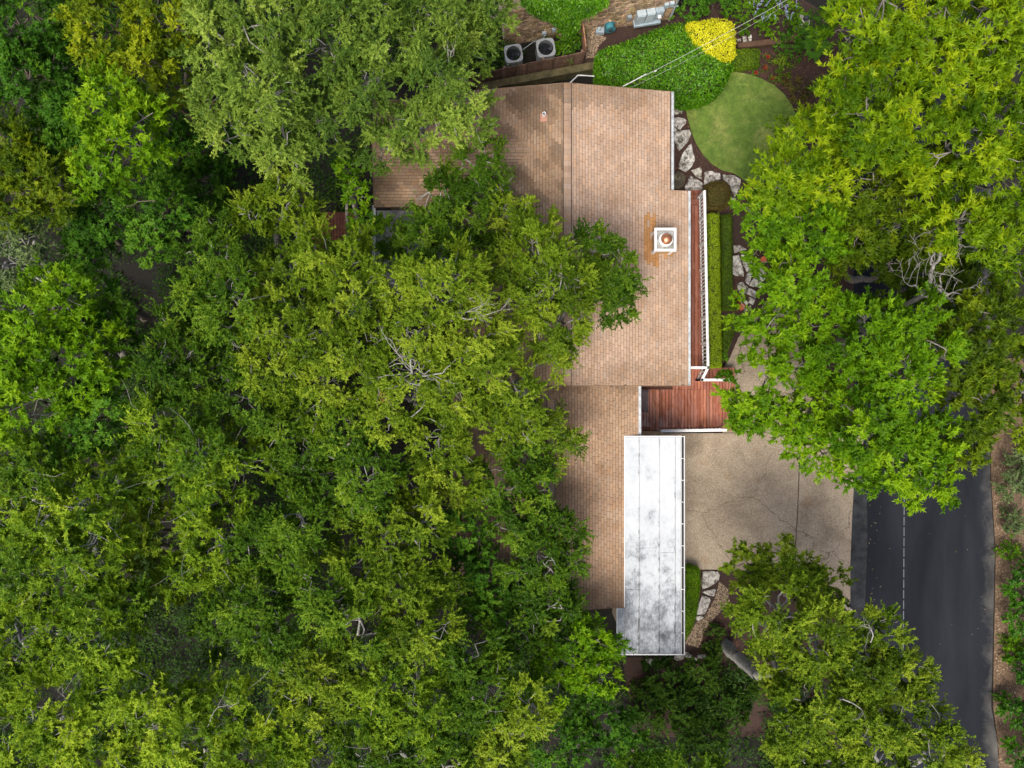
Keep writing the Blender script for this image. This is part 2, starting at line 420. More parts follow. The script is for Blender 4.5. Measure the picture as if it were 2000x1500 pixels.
def leaf_obj(name, data, mat, parent=None, kind=None, origin=None):
    pos, dr, nor, L, W, tone = data
    N = len(pos)
    side = norm(np.cross(nor, dr)); L = L[:, None]; W = W[:, None]
    nn = np.cross(dr, side)
    v = np.stack([pos - side * W * .5, pos + dr * L + nn * W * .1, pos + side * W * .5 + dr * L * .12], 1).reshape(-1, 3)
    if parent is not None: org = WLOC[parent]
    elif origin is not None: org = np.array(origin, float)
    else: org = np.array([v[:,0].mean(), v[:,1].mean(), v[:,2].min()])
    v = v - org
    me = bpy.data.meshes.new(name)
    me.vertices.add(N * 3); me.vertices.foreach_set('co', v.astype(np.float32).ravel())
    me.loops.add(N * 3); me.loops.foreach_set('vertex_index', np.arange(N * 3, dtype=np.int32))
    me.polygons.add(N); me.polygons.foreach_set('loop_start', np.arange(0, N * 3, 3, dtype=np.int32))
    me.update(calc_edges=True)
    t = me.attributes.new('tone', 'FLOAT', 'FACE'); t.data.foreach_set('value', np.clip(tone, 0, 1).astype(np.float32))
    me.materials.append(mat)
    o = bpy.data.objects.new(name, me); COL.objects.link(o)
    if parent is not None: o.parent = parent
    else: o.location = org.tolist()
    WLOC[o] = org
    if kind: o['kind'] = kind
    return o

def cat(ds): return tuple(np.concatenate([d[i] for d in ds]) for i in range(6))

# species: leaf length, width, leaves per square metre of crown surface, clump radius, twig spread, star sprays, exposed twigs
SPEC = {
 'A': dict(L=.088, W=.058, dens=1180, rc=.55, spread=.95, star=0, flat=.85, twigs=1.0, bark=BARK_PALE, open=.2),
 'B': dict(L=.165, W=.085, dens=420, rc=.55, spread=.9, star=1, flat=.78, twigs=.3, bark=BARK_GREY, open=.18),
 'P': dict(L=.20, W=.078, dens=390, rc=.6, spread=.9, star=1, flat=.8, twigs=.4, bark=BARK_GREY, open=.2),
 'C': dict(L=.088, W=.055, dens=1000, rc=.6, spread=1.1, star=0, flat=.9, twigs=.8, bark=BARK_PALE, open=.18),
 'D': dict(L=.14, W=.085, dens=480, rc=.5, spread=.9, star=1, flat=.85, twigs=.25, bark=BARK_BROWN, open=.22),
 'E': dict(L=.14, W=.072, dens=560, rc=.5, spread=.9, star=0, flat=.8, twigs=.3, bark=BARK_BROWN, open=.18),
 'F': dict(L=.125, W=.068, dens=640, rc=.6, spread=.8, star=0, flat=.85, twigs=.8, bark=BARK_PALE, open=.2, shoot=1, long=.35),
 'G': dict(L=.13, W=.07, dens=400, rc=.5, spread=1., star=0, flat=.75, twigs=1.2, bark=BARK_PALE, open=.25),
}

def lobe(rng, c, R, sp, tbase=0., dens=1.0):
    """Foliage of one rounded mass of a crown: clumps of twigs that carry leaves. Returns leaf arrays and clump centres."""
    S = SPEC[sp]
    M = max(12, int(13 * R * R * (.55 / S['rc'])**2))
    i = np.arange(M) + .5
    zz = 1 - i / M * 1.32; ph = i * 2.39996 + rng.uniform(0, 6.28)
    rr = np.sqrt(np.clip(1 - zz * zz, 0, 1))
    u = norm(np.stack([rr * np.cos(ph), rr * np.sin(ph), zz], 1) + rng.normal(0, .16, (M, 3)))
    k = rng.normal(0, 1, (5, 3)) * 2.4; phs = rng.uniform(0, 6.28, 5)
    nz = np.cos(u @ k.T + phs).sum(1) / 5
    keep = rng.random(M) > S['open'] * (1.2 - nz); keep[:4] = True
    u, nz = u[keep], nz[keep]; M = len(u)
    rad = R * (.80 + .40 * nz + rng.normal(0, .07, M)); rad = np.where(rng.random(M) < .12, rad * .72, rad)
    cc = c + u * np.array([1, 1, S['flat']]) * rad[:, None]
    tone_c = np.clip(rng.normal(.45, .17, M) + tbase + .12 * nz, .05, .95)
    ax = norm(u * .8 + np.array([0, 0, .55]))
    area = 2 * math.pi * R * R * 1.1
    NL = int(area * S['dens'] * dens); per = max(30, NL // max(M, 1))
    nt = max(5, int(per ** .5 * 1.05)); nl = max(5, per // nt)
    rcs = S['rc'] * rng.uniform(.7, 1.25, M) * min(1, .5 + R * .3)
    d = norm(ax[:, None] + rng.normal(0, 1, (M, nt, 3)) * S['spread'] * np.array([1, 1, .55]))
    st = cc[:, None] + rng.normal(0, .22, (M, nt, 3)) * rcs[:, None, None]
    ln = rcs[:, None] * rng.uniform(.55, 1.25, (M, nt))
    if S.get('shoot'):
        lg = rng.random((M, nt)) < .12; ln = np.where(lg, ln * 1.9, ln)
    t = (np.arange(nl)[None, None] + rng.random((M, nt, nl))) / nl
    if S['star']: t = 1 - .75 * (1 - t) ** 1.0 * rng.random((M, nt, nl)) ** .6
    p = st[:, :, None] + d[:, :, None] * (ln[:, :, None] * t)[..., None]
    p[..., 2] -= (ln[:, :, None] * t ** 2) * .22
    p = p.reshape(-1, 3); N = len(p)
    dd = np.repeat(d.reshape(-1, 3), nl, 0)
    ld = norm(dd * (.5 if S['star'] else .75) + rng.normal(0, .75 if S['star'] else 1.15, (N, 3)) * np.array([1, 1, .45]))
    uo = np.repeat(ax * .4 + u * .62, nt * nl, 0); nor = norm(np.array([0, 0, .48]) + rng.normal(0, .34, (N, 3)) + dd * .22 + uo)
    nor = norm(nor - ld * (nor * ld).sum(1, keepdims=True))
    sc = rng.uniform(.7, 1.25, N)
    tone = np.repeat(np.repeat(tone_c, nt) + rng.normal(0, .10, M * nt), nl) + rng.normal(0, .09, N)
    return (p, ld, nor, S['L'] * sc, S['W'] * sc, tone), cc, rcs

def tubes(polys, rads, seg=5):
    """All tubes of one bark mesh at once: polys (B,K,3), rads (B,K)."""
    B, K, _ = polys.shape
    d = np.empty_like(polys); d[:, 1:-1] = polys[:, 2:] - polys[:, :-2]; d[:, 0] = polys[:, 1] - polys[:, 0]; d[:, -1] = polys[:, -1] - polys[:, -2]
    d = norm(d); a = np.where(np.abs(d[..., 2:3]) < .9, np.array([0, 0, 1.]), np.array([1., 0, 0]))
    r = norm(np.cross(d, a)); u = np.cross(r, d)
    th = np.arange(seg) * 2 * math.pi / seg
    v = polys[:, :, None] + (r[:, :, None] * np.cos(th)[:, None] + u[:, :, None] * np.sin(th)[:, None]) * rads[:, :, None, None]
    base = (np.arange(B)[:, None, None] * K + np.arange(K - 1)[None, :, None]) * seg
    kk = np.arange(seg)[None, None]; k2 = (kk + 1) % seg
    f = np.stack([base + k2, base + kk, base + seg + kk, base + seg + k2], -1).reshape(-1, 4)
    return v.reshape(-1, 3), f

def quad_mesh(name, v, f, mat, org, colr=None):
    me = bpy.data.meshes.new(name); N = len(f)
    me.vertices.add(len(v)); me.vertices.foreach_set('co', (v - org).astype(np.float32).ravel())
    me.loops.add(N * 4); me.loops.foreach_set('vertex_index', f.astype(np.int32).ravel())
    me.polygons.add(N); me.polygons.foreach_set('loop_start', np.arange(0, N * 4, 4, dtype=np.int32))
    me.update(calc_edges=True); me.polygons.foreach_set('use_smooth', np.ones(N, bool))
    ca = me.attributes.new('Col', 'FLOAT_COLOR', 'FACE'); c = np.ones((N, 4))
    if colr is not None: c[:, :3] = colr
    ca.data.foreach_set('color', c.ravel())
    me.materials.append(mat); return me

def curve_between(rng, a, b, wob, sag=.0, K=5):
    """Bent line(s) from a to b; a,b (B,3)."""
    t = np.linspace(0, 1, K)[None, :, None]
    p = a[:, None] * (1 - t) + b[:, None] * t
    L = np.linalg.norm(b - a, axis=1)[:, None, None]
    w = rng.normal(0, 1, (len(a), K, 3)) * L * wob * np.sin(np.pi * t)
    w2 = rng.normal(0, 1, (len(a), 1, 3)) * L * wob * 1.3 * np.sin(np.pi * t)
    p = p + w + w2; p[..., 2] += (sag * L * np.sin(np.pi * t))[..., 0]
    return p

def fork_lines(rng, p, d, length, r, depth, out, spread=.75, grow=.68, kids=(2, 4), zfl=.6):
    K = 5; pts = [np.array(p, float)]; dd = np.array(d, float)
    for k in range(K - 1):
        dd = norm(dd + rng.normal(0, .2, 3) * np.array([1, 1, zfl])); pts.append(pts[-1] + dd * length / (K - 1))
    r1 = r * .6
    out.append((np.array(pts), np.linspace(r, r1 if depth > 0 else r * .3, K)))
    if depth > 0:
        for c in range(rng.integers(kids[0], kids[1])):
            j = 4 if c == 0 else rng.integers(2, 5)
            nd = norm(dd + rng.normal(0, spread, 3) * np.array([1, 1, zfl]))
            fork_lines(rng, pts[j], nd, length * grow * rng.uniform(.75, 1.2), r * .55 * (1 if c == 0 else .8), depth - 1, out, spread, grow, kids, zfl)

def tree(name, label, sp, lobes, base=None, group='trees of the wooded lot', seed=0, tone=0., dens=1., forks=(), cat_='tree', trunk_r=.16, leafkey=None, lim=None, via=None, clear=()):
    rng = np.random.default_rng(seed)
    S = SPEC[sp]
    lobes = [(x, y, r * .97, z + (rng.uniform(-.7, .6) if z > 6.5 and len(lobes) > 1 else 0)) for x, y, r, z in lobes]
    cs = [at(x, y, z) for x, y, r, z in lobes]; Rs = [r * (HC - z) / FP for x, y, r, z in lobes]
    if base is None:
        m_ = np.average(np.array([(x, y) for x, y, r, z in lobes], float), axis=0, weights=np.array(Rs) ** 2); b = at(m_[0], m_[1], 0)[:2] * .985
    else: b = at(base[0], base[1], 0)[:2]
    if lim: b[0] = min(b[0], lim)
    if base is not None: b = at(base[0], base[1], float(gz(b[0], b[1])))[:2]
    bz = float(gz(b[0], b[1])) - .05
    root = thing(name, (b[0], b[1], bz), label, cat_, group)
    ds = []; P = []; Q = []
    top = min(c[2] for c in cs)
    hz = bz + (top - bz) * .55
    mean = np.mean(np.array(cs), 0)
    knot = np.array([b[0] * .5 + mean[0] * .5, b[1] * .5 + mean[1] * .5, hz])
    if via:
        vp = [np.array([b[0], b[1], bz])] + [at(*q) for q in via]; knot = vp[-1]; nv = len(vp) - 1
        for q, (p0, p1) in enumerate(zip(vp[:-1], vp[1:])):
            P.append(curve_between(rng, p0[None], p1[None], .015)); Q.append(np.linspace(trunk_r * (1.25 - .45 * q / nv), trunk_r * (1.25 - .45 * (q + 1) / nv), 5)[None])
    else:
        P.append(curve_between(rng, np.array([[b[0], b[1], bz]]), knot[None], .05)); Q.append(np.linspace(trunk_r * 1.25, trunk_r * .8, 5)[None])
    for c, R in zip(cs, Rs):
        d, cc, rcs = lobe(rng, c, R, sp, tone + rng.normal(0, .04), dens); ds.append(d)
        cc_l = c + np.array([0, 0, -R * .25])
        P.append(curve_between(rng, knot[None], cc_l[None], .07, .04)); Q.append(np.linspace(trunk_r * .72, trunk_r * .27, 5)[None])
        n = len(cc); n1 = min(n, max(4, n // 4))
        # boughs to a quarter of the clumps, then branchlets from the boughs to the others
        idx = rng.permutation(n)
        A = np.repeat(cc_l[None], n1, 0); Bp = curve_between(rng, A, cc[idx[:n1]], .08, .05)
        P.append(Bp); Q.append(np.repeat(np.linspace(trunk_r * .24, .014, 5)[None], n1, 0))
        rest = idx[n1:]
        if len(rest):
            dist = np.linalg.norm(cc[rest][:, None] - cc[idx[:n1]][None], axis=2).argmin(1)
            st = Bp[dist, rng.integers(2, 4, len(rest))]
            P.append(curve_between(rng, st, cc[rest] , .1, .05)); Q.append(np.repeat(np.linspace(.026, .011, 5)[None], len(rest), 0))
        # twigs that come out through the leaves
        nt = int(n * .8 * S['twigs'])
        if nt:
            j = rng.integers(0, n, nt); out = norm(cc[j] - c + np.array([0, 0, .2]) + rng.normal(0, .6, (nt, 3)) * R * .5)
            s0 = cc[j] + np.array([0, 0, .02]) - out * .3
            e = s0 + out * (rng.uniform(.6, 1.25, nt) * S['rc'] * 1.1)[:, None] + np.array([0, 0, .10])
            P.append(curve_between(rng, s0, e, .05, .04)); Q.append(np.repeat(np.linspace(.014, .005, 5)[None], nt, 0) * rng.uniform(.6, 1.35, (nt, 1)))
        nlg = int(n * S.get('long', 0))
        if nlg:
            j = rng.integers(0, n, nlg); out = norm(cc[j] - c + rng.normal(0, .5, (nlg, 3)) * R + np.array([0, 0, .15])); s0 = cc[j] - out * .3
            P.append(curve_between(rng, s0, s0 + out * rng.uniform(1., 2., nlg)[:, None], .035, .05)); Q.append(np.repeat(np.linspace(.014, .004, 5)[None], nlg, 0))
    for (fx, fy, fz, ang, ln, r) in forks:
        o_ = []; p0 = at(fx, fy, fz - .2)
        fork_lines(rng, p0, (math.cos(ang), math.sin(ang), .18), ln * .55, r * .62, 3, o_, spread=.6, zfl=.3)
        for pts, rr in o_: P.append(pts[None]); Q.append(rr[None])
        P.append(curve_between(rng, knot[None], p0[None], .06)); Q.append(np.linspace(trunk_r * .6, r, 5)[None])
    v, f = tubes(np.concatenate(P), np.concatenate(Q))
    o = bpy.data.objects.new('trunk', quad_mesh('trunk', v, f, S['bark'], WLOC[root])); COL.objects.link(o); o.parent = root
    data = cat(ds)
    if forks:      # no leaves on the bare limbs themselves
        keep = np.ones(len(data[0]), bool)
        for (fx, fy, fz, ang, ln, r) in forks:
            p0 = at(fx, fy, fz); q = p0 + np.array([math.cos(ang), math.sin(ang), .25]) * ln * .5
            k = HC / (HC - data[0][:, 2]); gx = data[0][:, 0] * k; gy = data[0][:, 1] * k
            d2 = np.linalg.norm(data[0] - (p0 + q) / 2, axis=1)
            keep &= ~((d2 < ln * .5) & (data[0][:, 2] > fz - .05) & (rng.random(len(keep)) < .55))
        data = tuple(a[keep] for a in data)
    if clear:      # the openings of this crown, through which its trunk shows
        q = data[0]; k = 40 * HC / (HC - q[:, 2]); gx = 1000 + q[:, 0] * k; gy = 750 - q[:, 1] * k; keep = np.ones(len(q), bool)
        for x, y, r in clear: keep &= ~((np.hypot(gx - x, gy - y) < r * rng.uniform(.6, 1.15, len(q))))
        data = tuple(a[keep] for a in data)
    leaf_obj('crown', data, LEAF[leafkey or sp], root)
    return root

# ------------------------------------------------------------------ the house
PITCH = .187
house = thing('house', (2.0, 2.0, 0), 'low brown shingled house with a white flat carport roof, beneath the oaks', 'house')
RX, RZ = 2.315, 4.70            # upper ridge
def zmain(x): return RZ - PITCH * abs(x - RX)
LX, LZ = 1.65, 4.33             # lower ridge
def zlow(x): return LZ - PITCH * abs(x - LX)
WY, WZ = 9.9, 4.43              # cross wing ridge
def zwing(y): return WZ - PITCH * abs(y - WY)
Y_TOP, Y_BOT, Y_STEP = 12.61, -.065, 8.37
XE1, XE2 = 6.87, 7.63

walls = MB()
def gabled(x0, x1, y0, y1, zf, ridge_x, zb=-2.8):
    vs = []
    for y in (y0, y1):
        vs += [(x0, y, zb), (x1, y, zb), (x1, y, zf(x1) - .16), (ridge_x, y, zf(ridge_x) - .16), (x0, y, zf(x0) - .16)]
    walls.add(vs, [(0,1,2,3,4), (9,8,7,6,5), (0,5,6,1), (1,6,7,2), (2,7,8,3), (3,8,9,4), (4,9,5,0)])
gabled(-1.9, 6.35, .45, 12.1, zmain, RX)
gabled(-2.1, 4.9, -9.3, .45, zlow, LX)
walls.box((-5.5, 7.95, -2.8), (-1.9, 11.85, 3.85))
walls.box((4.9, -11.2, -.2), (6.85, -2.75, 3.45))
obj('wall', walls, WALLMAT, house)

roof_mb = MB(); T = .13
def slope_quad(pts):
    """A roof deck: four corners on the slope, with thickness below."""
    p = [np.array(q, float) - (0, 0, .012) for q in pts]; q = [a - (0, 0, T) for a in p]
    roof_mb.add(p + q, [(0,1,2,3), (7,6,5,4), (0,4,5,1), (1,5,6,2), (2,6,7,3), (3,7,4,0)])
slope_quad([(RX,Y_BOT,RZ), (XE1,Y_BOT,zmain(XE1)), (XE1,Y_TOP,zmain(XE1)), (RX,Y_TOP,RZ)])
slope_quad([(XE1,Y_BOT,zmain(XE1)), (XE2,Y_BOT,zmain(XE2)), (XE2,Y_STEP,zmain(XE2)), (XE1,Y_STEP,zmain(XE1))])
slope_quad([(-2.4,Y_BOT,zmain(-2.4)), (RX,Y_BOT,RZ), (RX,Y_TOP,RZ), (-2.4,Y_TOP,zmain(-2.4))])
slope_quad([(-5.9,7.58,zwing(7.58)), (.9,7.58,zwing(7.58)), (.9,WY,WZ), (-5.9,WY,WZ)])
slope_quad([(-5.9,WY,WZ), (.9,WY,WZ), (.9,12.2,zwing(12.2)), (-5.9,12.2,zwing(12.2))])
YL = -9.66
slope_quad([(LX,YL,LZ), (4.86,YL,zlow(4.86)), (4.86,Y_BOT+.3,zlow(4.86)), (LX,Y_BOT+.3,LZ)])
slope_quad([(4.86,-2.27,zlow(4.86)), (5.50,-2.27,zlow(5.50)), (5.50,Y_BOT+.3,zlow(5.50)), (4.86,Y_BOT+.3,zlow(4.86))])
slope_quad([(-2.6,YL,zlow(-2.6)), (LX,YL,LZ), (LX,Y_BOT+.3,LZ), (-2.6,Y_BOT+.3,zlow(-2.6))])
roof = obj('roof', roof_mb, UNDERLAY, house)

SRN = np.random.default_rng(5)
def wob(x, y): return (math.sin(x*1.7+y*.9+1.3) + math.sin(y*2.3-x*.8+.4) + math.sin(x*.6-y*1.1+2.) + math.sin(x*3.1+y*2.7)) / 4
ORANGE = [((1257,1279),(424,470)), ((1262,1280),(418,440)), ((1257,1268),(470,507)), ((1268,1280),(470,500)), ((1279,1287),(494,524)), ((1266,1274),(500,512)), ((1292,1302),(430,445)), ((1300,1316),(492,502))]
def tabcol(x, y, z, part):
    k = HC / (HC - z); px = 1000 + x * 40 * k; py = 750 - y * 40 * k
    base = np.array([.455, .325, .235]) * SRN.uniform(.89, 1.09)
    base = base * (1 + np.array([.025, 0, -.03]) * SRN.normal())
    w = wob(x, y)
    if part == 'main':
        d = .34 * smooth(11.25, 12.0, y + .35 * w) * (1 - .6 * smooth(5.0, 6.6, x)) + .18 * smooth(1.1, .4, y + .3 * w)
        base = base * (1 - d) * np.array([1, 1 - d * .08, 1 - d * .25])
        for (a, b), (c, e) in ORANGE:
            if a - 1 < px < b + 1 and c < py < e and SRN.random() < .9: base = np.array([.47, .25, .10]) * SRN.uniform(.85, 1.1)
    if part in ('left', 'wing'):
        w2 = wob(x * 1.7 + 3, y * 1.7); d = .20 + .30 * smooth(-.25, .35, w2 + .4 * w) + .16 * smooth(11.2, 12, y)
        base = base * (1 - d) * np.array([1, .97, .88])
    if part == 'low':
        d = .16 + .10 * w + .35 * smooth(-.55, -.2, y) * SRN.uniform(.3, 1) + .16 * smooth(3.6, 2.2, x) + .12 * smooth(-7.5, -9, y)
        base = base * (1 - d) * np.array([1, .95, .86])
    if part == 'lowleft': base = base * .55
    return tuple(np.clip(base, .02, .9))

TW, TE = .318, .131
UNIT = None
def tab(mb, o, du, dv, e, w, col, n):
    """One shingle tab: o upper corner, du down the slope, dv along the course; the butt stands proud."""
    o = np.array(o); g = .006
    a = o + dv * g + n * .001; b = o + dv * (w - g) + n * .001
    c = b + du * (e - .017) + n * .012; d = a + du * (e - .017) + n * .012  # course gap bares dark underlay, standing in for the butt's shadow line
    c0 = c - n * .02; d0 = d - n * .02; a0 = a - n * .012; b0 = b - n * .012
    mb.add([a, b, c, d, c0, d0, a0, b0], [(0,3,2,1), (3,5,4,2), (1,2,4,7), (0,6,5,3)], col)

mass = MB(); singles = []
def field(part, ridge, down, along, A0, A1, run, ok, nrm):
    """Courses of tabs from the ridge down. ridge: point at a=0 on the ridge; run: slope length."""
    down = norm(np.array(down, float)); along = np.array(along, float); nrm = norm(np.array(nrm, float))
    nc = int(run / TE)
    for i in range(nc + 1):
        s = i * TE; e = min(TE, run - s + .02)
        if e < .03: continue
        a0 = A0(s + TE) if callable(A0) else A0; a1 = A1(s + TE * .5) if callable(A1) else A1
        off = (i % 2) * TW / 2 + (i % 5) * .03 + SRN.uniform(-.012, .012)
        a = a0 - off
        while a < a1:
            b = min(a + TW, a1); aa = max(a, a0)
            if b - aa > .04:
                o = np.array(ridge) + down * s + along * aa
                c = o + down * e * .5 + along * (b - aa) * .5
                if ok(c[0], c[1]):
                    if part == 'main' and i >= 12 and i < 28 and .8 < c[1] < 8.4 and abs(b - aa - TW) < 1e-6 and e == TE and len(singles) < 300 and not (5.4 < c[0] and 5.2 < c[1] < 7.2):
                        singles.append((o, tabcol(c[0], c[1], c[2], part)))
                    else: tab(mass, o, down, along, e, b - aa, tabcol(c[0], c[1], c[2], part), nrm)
            a += TW
CS = 1 / math.sqrt(1 + PITCH**2)
dR = (1, 0, -PITCH); dL = (-1, 0, -PITCH)
field('main', (RX, 0, RZ), dR, (0,1,0), Y_BOT, lambda s: Y_TOP if RX + s * CS < XE1 else Y_STEP, (XE2 - RX) / CS, lambda x, y: True, (PITCH, 0, 1))
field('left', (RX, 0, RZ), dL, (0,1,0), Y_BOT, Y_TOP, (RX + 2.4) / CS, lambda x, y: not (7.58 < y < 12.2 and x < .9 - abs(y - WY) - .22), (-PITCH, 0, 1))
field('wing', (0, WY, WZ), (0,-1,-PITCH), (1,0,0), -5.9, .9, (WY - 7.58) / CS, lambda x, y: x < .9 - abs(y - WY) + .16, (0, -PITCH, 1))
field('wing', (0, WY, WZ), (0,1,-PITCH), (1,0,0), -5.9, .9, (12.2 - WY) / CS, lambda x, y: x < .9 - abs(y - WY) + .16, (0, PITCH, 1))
field('low', (LX, 0, LZ), dR, (0,1,0), lambda s: YL if LX + s * CS < 4.93 else -2.27, Y_BOT - .02, (5.50 - LX) / CS, lambda x, y: True, (PITCH, 0, 1))
field('lowleft', (LX, 0, LZ), dL, (0,1,0), YL, Y_BOT - .02, (LX + 2.6) / CS, lambda x, y: True, (-PITCH, 0, 1))
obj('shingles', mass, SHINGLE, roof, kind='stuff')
# the 300 that show best, one object each, over sixteen shared meshes
singles.sort(key=lambda t: sum(t[1]))
NV = 60; tabmesh = []
for i in range(NV):
    grp = singles[i * len(singles) // NV:(i + 1) * len(singles) // NV]
    mb = MB(); tab(mb, (0,0,0), norm(np.array(dR, float)), np.array((0,1.,0)), TE, TW, tuple(np.mean([g[1] for g in grp], 0)), norm(np.array((PITCH,0,1.))))
    me = make_mesh('shingle', mb, SHINGLE, (0,0,0))
    for o_, c_ in grp:
        o = bpy.data.objects.new('shingle', me); COL.objects.link(o); o.parent = roof; o.location = (o_ - WLOC[roof]).tolist()

# ridge vents, capped with overlapping shingles
def ridge_vent(x, z, y0, y1, h=.05, name='ridge_vent', wdt=.155):
    vm = MB()
    for s in (-1, 1): vm.box((x + s*(wdt+.016) - .016, y0, z - .06), (x + s*(wdt+.016) + .016, y1, z - PITCH*wdt + max(h - .018, .006)))
    v = obj(name, vm, DARKGRILLE, house)
    caps = []
    y = y1; i = 0
    while y > y0 + .02:
        yb = max(y - .24, y0); zt = z + h + .012; ze = z + h - PITCH * wdt
        c = tabcol(x + 1.5, y, z, 'main'); c = tuple(v_ * .9 for v_ in c)
        mb = MB(); lo = .012
        mb.add([(x-wdt,y,ze), (x,y,zt), (x+wdt,y,ze), (x-wdt,yb+.006,ze+lo), (x,yb+.006,zt+lo), (x+wdt,yb+.006,ze+lo),
                (x-wdt,yb+.006,ze-.01), (x,yb+.006,zt-.01), (x+wdt,yb+.006,ze-.01)],
               [(0,3,4,1), (1,4,5,2), (3,6,7,4), (4,7,8,5)], c)
        caps.append(mb); y = yb
    for mb in caps: obj('cap_shingle', mb, SHINGLE, v)
ridge_vent(RX, RZ, .82, 11.98)
ridge_vent(RX, RZ, 11.99, Y_TOP, .012, 'ridge_cap')
ridge_vent(RX, RZ, Y_BOT, .81, .012, 'ridge_cap')
ridge_vent(LX, LZ, -5.6, -.65)
ridge_vent(LX, LZ, YL, -5.61, .012, 'ridge_cap')

# eaves and rakes
for p_, q_, h_ in [((RX+.01,Y_TOP+.015,RZ-.11), (XE1,Y_TOP+.015,zmain(XE1)-.11), .17), ((RX-.01,Y_TOP+.015,RZ-.11), (-2.4,Y_TOP+.015,zmain(-2.4)-.11), .17),
                   ((RX+.01,Y_BOT-.015,RZ-.11), (XE2,Y_BOT-.015,zmain(XE2)-.11), .17), ((RX-.01,Y_BOT-.015,RZ-.11), (-2.4,Y_BOT-.015,zmain(-2.4)-.11), .17),
                   ((LX+.01,YL-.015,LZ-.11), (4.86,YL-.015,zlow(4.86)-.11), .19), ((LX-.01,YL-.015,LZ-.11), (-2.6,YL-.015,zlow(-2.6)-.11), .19),
                   ((-5.92,7.58,zwing(7.58)-.1), (-5.92,WY-.01,WZ-.1), .17), ((-5.92,12.2,zwing(12.2)-.1), (-5.92,WY+.01,WZ-.1), .17)]:
    fm = MB(); fm.bar(p_, q_, .025, h_); obj('fascia', fm, FASCIA, house)
def gutter(p, q, w=.10, name='gutter', inner=(1,1,1)):
    g = MB(); p = np.array(p); q = np.array(q); d = norm(q - p); r = np.cross(d, (0,0,1.))
    g.bar(p + r*w/2, q + r*w/2, .014, .09); g.bar(p - r*w/2, q - r*w/2, .014, .09); g.bar(p - (0,0,.045), q - (0,0,.045), w - .014, .012)
    for e in (p, q): g.bar(e - r*w/2, e + r*w/2, .014, .09)
    return obj(name, g, GUTTER, house)
gutter((XE1+.06,Y_STEP+.02,zmain(XE1)-.05), (XE1+.06,Y_TOP,zmain(XE1)-.05))
gutter((XE2+.06,Y_BOT,zmain(XE2)-.05), (XE2+.06,Y_STEP,zmain(XE2)-.05))
gutter((5.56,-2.20,zlow(5.5)-.05), (5.56,-.09,zlow(5.5)-.05))
gutter((-6.0,4.6,3.62), (-6.0,7.75,3.62), .14)

# the flat patio roof behind, seen through the oaks
pr = MB(); pr.box((-5.93,4.1,3.42), (-1.9,7.56,3.56)); obj('patio_roof', pr, plain('grey_membrane', (.20,.205,.21), .85, var=.6, scale=2.5), house)

# the white flat roof: panels that lap one over the other, and a gutter with brackets
ZF = 3.72
flat = MB(); flat.box((4.88,-11.70,ZF-.17), (7.33,-2.30,ZF-.02)); flat.box((4.56,-11.70,ZF-.17), (4.875,-9.71,ZF-.02))
fl = obj('flat_roof', flat, FASCIA, house)
def panel(x0, y0, x1, y1, dz):
    mb = MB(); mb.prism([(x0,y0),(x1,y0),(x1,y1),(x0,y1)], ZF-.019, ZF+dz, inset=.006); obj('roof_panel', mb, WHITEROOF, fl)
xb = [4.885, 5.53, 6.40, 7.08, 7.325]
for i in range(4):
    yj = [-8.9, -7.1, -7.3, -11.69][i]
    for y0, y1 in ((-2.305, yj), (yj, -11.69)) if yj > -11 else ((-2.305, yj),):
        panel(xb[i] + .006, y0 - .003, xb[i+1] - .006, y1 + .003, .004 + .004 * (i % 2) + (.003 if y0 < -3 else 0))
panel(4.565, -9.715, 4.878, -11.69, .006)
gm = MB()
gm.bar((7.475,-2.25,ZF-.05), (7.475,-11.74,ZF-.05), .022, .11); gm.bar((7.345,-2.25,ZF-.07), (7.345,-11.74,ZF-.07), .012, .12)
cg = obj('carport_gutter', gm, WHITE, house)
tm = MB(); tm.box((7.352,-11.73,ZF-.125), (7.463,-2.26,ZF-.11)); obj('gutter_bed', tm, DARKGRILLE, cg)
y = -2.28
while y > -11.75:
    mb = MB(); mb.box((7.34,y-.012,ZF-.012), (7.485,y+.012,ZF+.012)); obj('bracket', mb, WHITE, cg); y -= .945
tr = MB(); tr.bar((4.86,-2.27,ZF-.02), (7.34,-2.27,ZF-.02), .05, .10); tr.bar((4.87,-9.68,ZF-.02), (4.87,-2.30,ZF-.02), .03, .07)
tr.bar((4.55,-11.72,ZF-.03), (7.33,-11.72,ZF-.03), .04, .09); tr.bar((4.55,-9.70,ZF-.03), (4.55,-11.70,ZF-.03), .03, .08)
obj('roof_edging', tr, WHITE, house)

# chimney with a copper cowl
cx0, cx1, cy0, cy1, ct = 5.96, 6.79, 5.56, 6.45, 4.92
cm = MB(); cm.box((cx0+.03,cy0+.03,3.6), (cx1-.03,cy1-.03,ct-.12)); ch = obj('chimney', cm, TAN, house)
mb = MB()
for x in (cx0, cx1-.11):
    for y in (cy0, cy1-.11): mb.box((x,y,3.7), (x+.11,y+.11,ct-.10))
obj('corner_board', mb, WHITE, ch)
mb = MB(); mb.box((cx0-.04,cy0-.04,ct-.10), (cx1+.04,cy0+.06,ct)); mb.box((cx0-.04,cy1-.06,ct-.10), (cx1+.04,cy1+.04,ct)); mb.box((cx0-.04,cy0+.062,ct-.10), (cx0+.06,cy1-.062,ct)); mb.box((cx1-.06,cy0+.062,ct-.10), (cx1+.04,cy1-.062,ct))
obj('chimney_trim', mb, WHITE, ch)
mb = MB(); mx, my = (cx0+cx1)/2 + .02, (cy0+cy1)/2 + .0
mb.prism([(cx0+.065,cy0+.065),(cx1-.065,cy0+.065),(cx1-.065,cy1-.065),(cx0+.065,cy1-.065)], ct-.2, ct-.02, inset=.05); obj('chimney_crown', mb, CROWN, ch)
